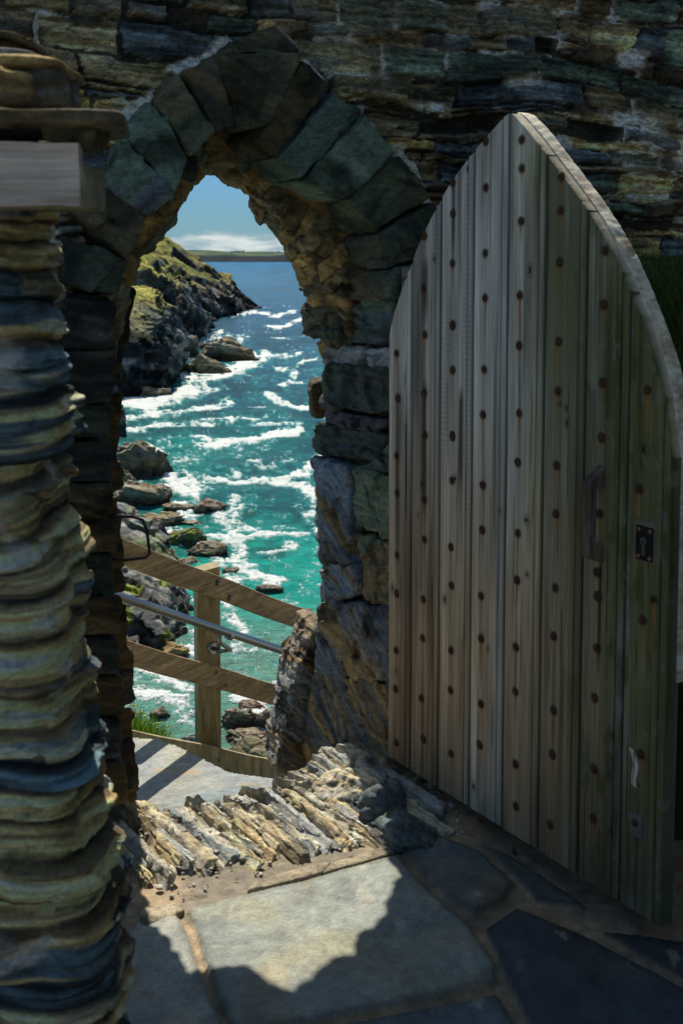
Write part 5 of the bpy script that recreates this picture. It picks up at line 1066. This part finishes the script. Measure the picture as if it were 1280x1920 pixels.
# steep ground under the landing, falling to the beach (hidden below the rails from here)
xs2 = np.linspace(-9, 9, 160); prof = [(4.5, -.9), (5.2, -1.5), (6.5, -3.4), (8, -6), (11, -10), (16, -15), (24, -20), (34, SEA - .4), (44, SEA - 3)]
G = np.array([[[x_, y_, z_ + (1.6 * max(0, min(1, (-.75 - x_) * 4)) * max(0, 1 - abs(y_ - 5.7) / 1.5))] for x_ in xs2] for y_, z_ in interp_poly(prof, 160)]); q = G.reshape(-1, 3); k_ = ss(5.2, 9, q[:, 1])
q = q + np.stack([0 * k_, 0 * k_, (facet(q / 1.6, 5)[0] * .5 + .3 * fbm(q / 1.2, 4, 6)) * k_ + .04 * fbm(q * 3, 3, 7)], 1)
tag(mesh('cliff_slope', q, gridF(160, 160), ROCKM, None, np.clip(mixc(np.array([.12, .11, .09]), np.array([.10, .12, .04]), ss(-.1, .3, fbm(q, 4, 8))), .01, .5)), kind='structure')

# ================================================================== PLANTS
def grass(name, pts, hmin, hmax, nb, seed, cols, lean=.35, wid=.004, bend=.5):
    r_ = np.random.default_rng(seed); V = []; F = []; C = []
    for k in range(nb):
        b = pts[int(r_.integers(len(pts)))] + r_.normal(size=3) * [.03, .03, .004]; h = r_.uniform(hmin, hmax); a = r_.uniform(0, 2 * pi); l_ = r_.uniform(0, lean) * h; w = wid * r_.uniform(.6, 1.3); fa = r_.uniform(0, 2 * pi); wv_ = np.array([cos(fa), sin(fa), 0]) * w
        dr = np.array([cos(a), sin(a), 0]); base = len(V); col = np.array(cols[int(r_.integers(len(cols)))]) * r_.uniform(.7, 1.3)
        for s_ in range(4):
            t = s_ / 4; p = b + Z3 * h * (t - .12 * bend * t * t) + dr * l_ * t ** 2; ww = wv_ * (1 - t * .55); V += [p - ww, p + ww]; C += [col * (.55 + .45 * t)] * 2 if False else [col] * 2
        V.append(b + Z3 * h * (1 - .12 * bend) + dr * l_); C.append(col * 1.15)
        F += [(base, base + 1, base + 3), (base, base + 3, base + 2), (base + 2, base + 3, base + 5), (base + 2, base + 5, base + 4), (base + 4, base + 5, base + 7), (base + 4, base + 7, base + 6), (base + 6, base + 7, base + 8)]
    return np.array(V), np.array(F), np.array(C)
LEAF = Mat('leaf', .6, .3); LEAF.color(LEAF.attr()); LEAF.b.inputs['Transmission Weight'].default_value = 0.0; LEAF.b.inputs['Subsurface Weight'].default_value = 0.0
tr_ = LEAF.n('ShaderNodeBsdfTranslucent'); LEAF.l(LEAF.attr(), tr_.inputs[0]); ms_ = LEAF.n('ShaderNodeMixShader'); ms_.inputs[0].default_value = .4; LEAF.l(LEAF.b.outputs[0], ms_.inputs[1]); LEAF.l(tr_.outputs[0], ms_.inputs[2]); LEAF.l(ms_.outputs[0], LEAF.t.nodes['Material Output'].inputs[0])
rg = np.random.default_rng(9)
gp = [atY(rg.uniform(225, 312), 1395, 5.45 + rg.uniform(0, .4)) + [0, 0, .0] for _ in range(60)]; gp = [p - Z3 * (.02 + .14 * max(0, (p[0] / p[1] * FPX + 640 - 235)) / 80) for p in gp]
V, F, C = grass('g', gp, .10, .24, 900, 12, [(.07, .15, .012), (.11, .22, .02), (.16, .26, .03)], wid=.0038)
gR = root('samphire_clump', (gp[0][0], 5.6, gp[0][2] - .05), 'bright green sunlit clump of fleshy leaves behind the bottom rail', 'plant')
mesh('leaves', V, F, LEAF.m, gR, C)
YF_ = Mat('flower yellow green', .7, .2); YF_.color(YF_.mix(YF_.noise((60, 60, 60)), (.25, .33, .03), (.42, .42, .06)))
for k_ in range(26):
    q = MB(); p = gp[int(rg.integers(60))] + [rg.normal() * .03, 0, rg.uniform(.17, .23)]
    q.dome(p, (RT, np.array([0, 1., 0]), Z3), .009, .006, 6, 2); q.build('flower_head', YF_.m, gR)
# dry weed stalks
q = MB()
for k_ in range(3):
    b = atY(232 + k_ * 9, 1390, 5.5); q.tube([b, b + [.01 * k_, 0, .12], b + [.02 - .01 * k_, 0, .28 - .04 * k_]], [.002, .0015, .0008], 5)
tag(q.build('dry_stalk', plain_wood('dry stalk', (.2, .13, .07), (.3, .2, .1)), None, loc=atY(236, 1390, 5.5)), 'thin dry reddish stalks rising above the green clump', 'weed')
# turf bank behind the door
bx_, bt_ = np.meshgrid(np.linspace(.62, 2.4, 90), np.linspace(0, 1, 60)); q = np.stack([bx_.ravel(), np.zeros(bx_.size), bt_.ravel()], 1)
yw = lambda x: P0[1] + (x - P0[0]) * A[1] / A[0]
Yb = 3.25 + .35 * (q[:, 0] - .9) + (yw(q[:, 0]) - .02 - (3.25 + .35 * (q[:, 0] - .9))) * q[:, 2]; Zb = ss(.0, .62, q[:, 2]) * 1.50 * ss(.66, 1.08, q[:, 0]) + .05 * fbm(q * 5, 4, 3)
qb = np.stack([q[:, 0], Yb, Zb - .03], 1)
TURF = Mat('turf soil', .95, .1); TURF.color(TURF.mix(TURF.noise((9, 9, 9)), (.03, .045, .015), (.07, .06, .03)))
tag(mesh('turf_bank', qb, gridF(60, 90), TURF.m, None), kind='structure')
rx_, ry_ = np.meshgrid(np.linspace(1.15, 4.5, 60), np.linspace(-1.5, 4.2, 80)); rq = np.stack([rx_.ravel(), ry_.ravel(), 0 * rx_.ravel()], 1)  # unseen bank, added to shade the lower right of the view
rz_ = 3.2 * ss(1.15, 1.9, rq[:, 0]) * ss(-1.5, .5, rq[:, 1]) - .03 + .08 * fbm(rq * 2, 4, 4); tag(mesh('unseen_shade_bank', np.c_[rq[:, :2], rz_], gridF(80, 60), TURF.m, None), kind='structure')
sel = qb[(q[:, 2] > .15) & (q[:, 0] > .93)]
V, F, C = grass('b', list(sel), .10, .30, 9000, 14, [(.08, .17, .03), (.13, .22, .04), (.06, .13, .03), (.26, .24, .08)], wid=.003, lean=.7)
tag(mesh('bank_grass', V, F, LEAF.m, None, C), 'long dark shaded grass on the bank between door and wall', 'grass', kind='stuff')
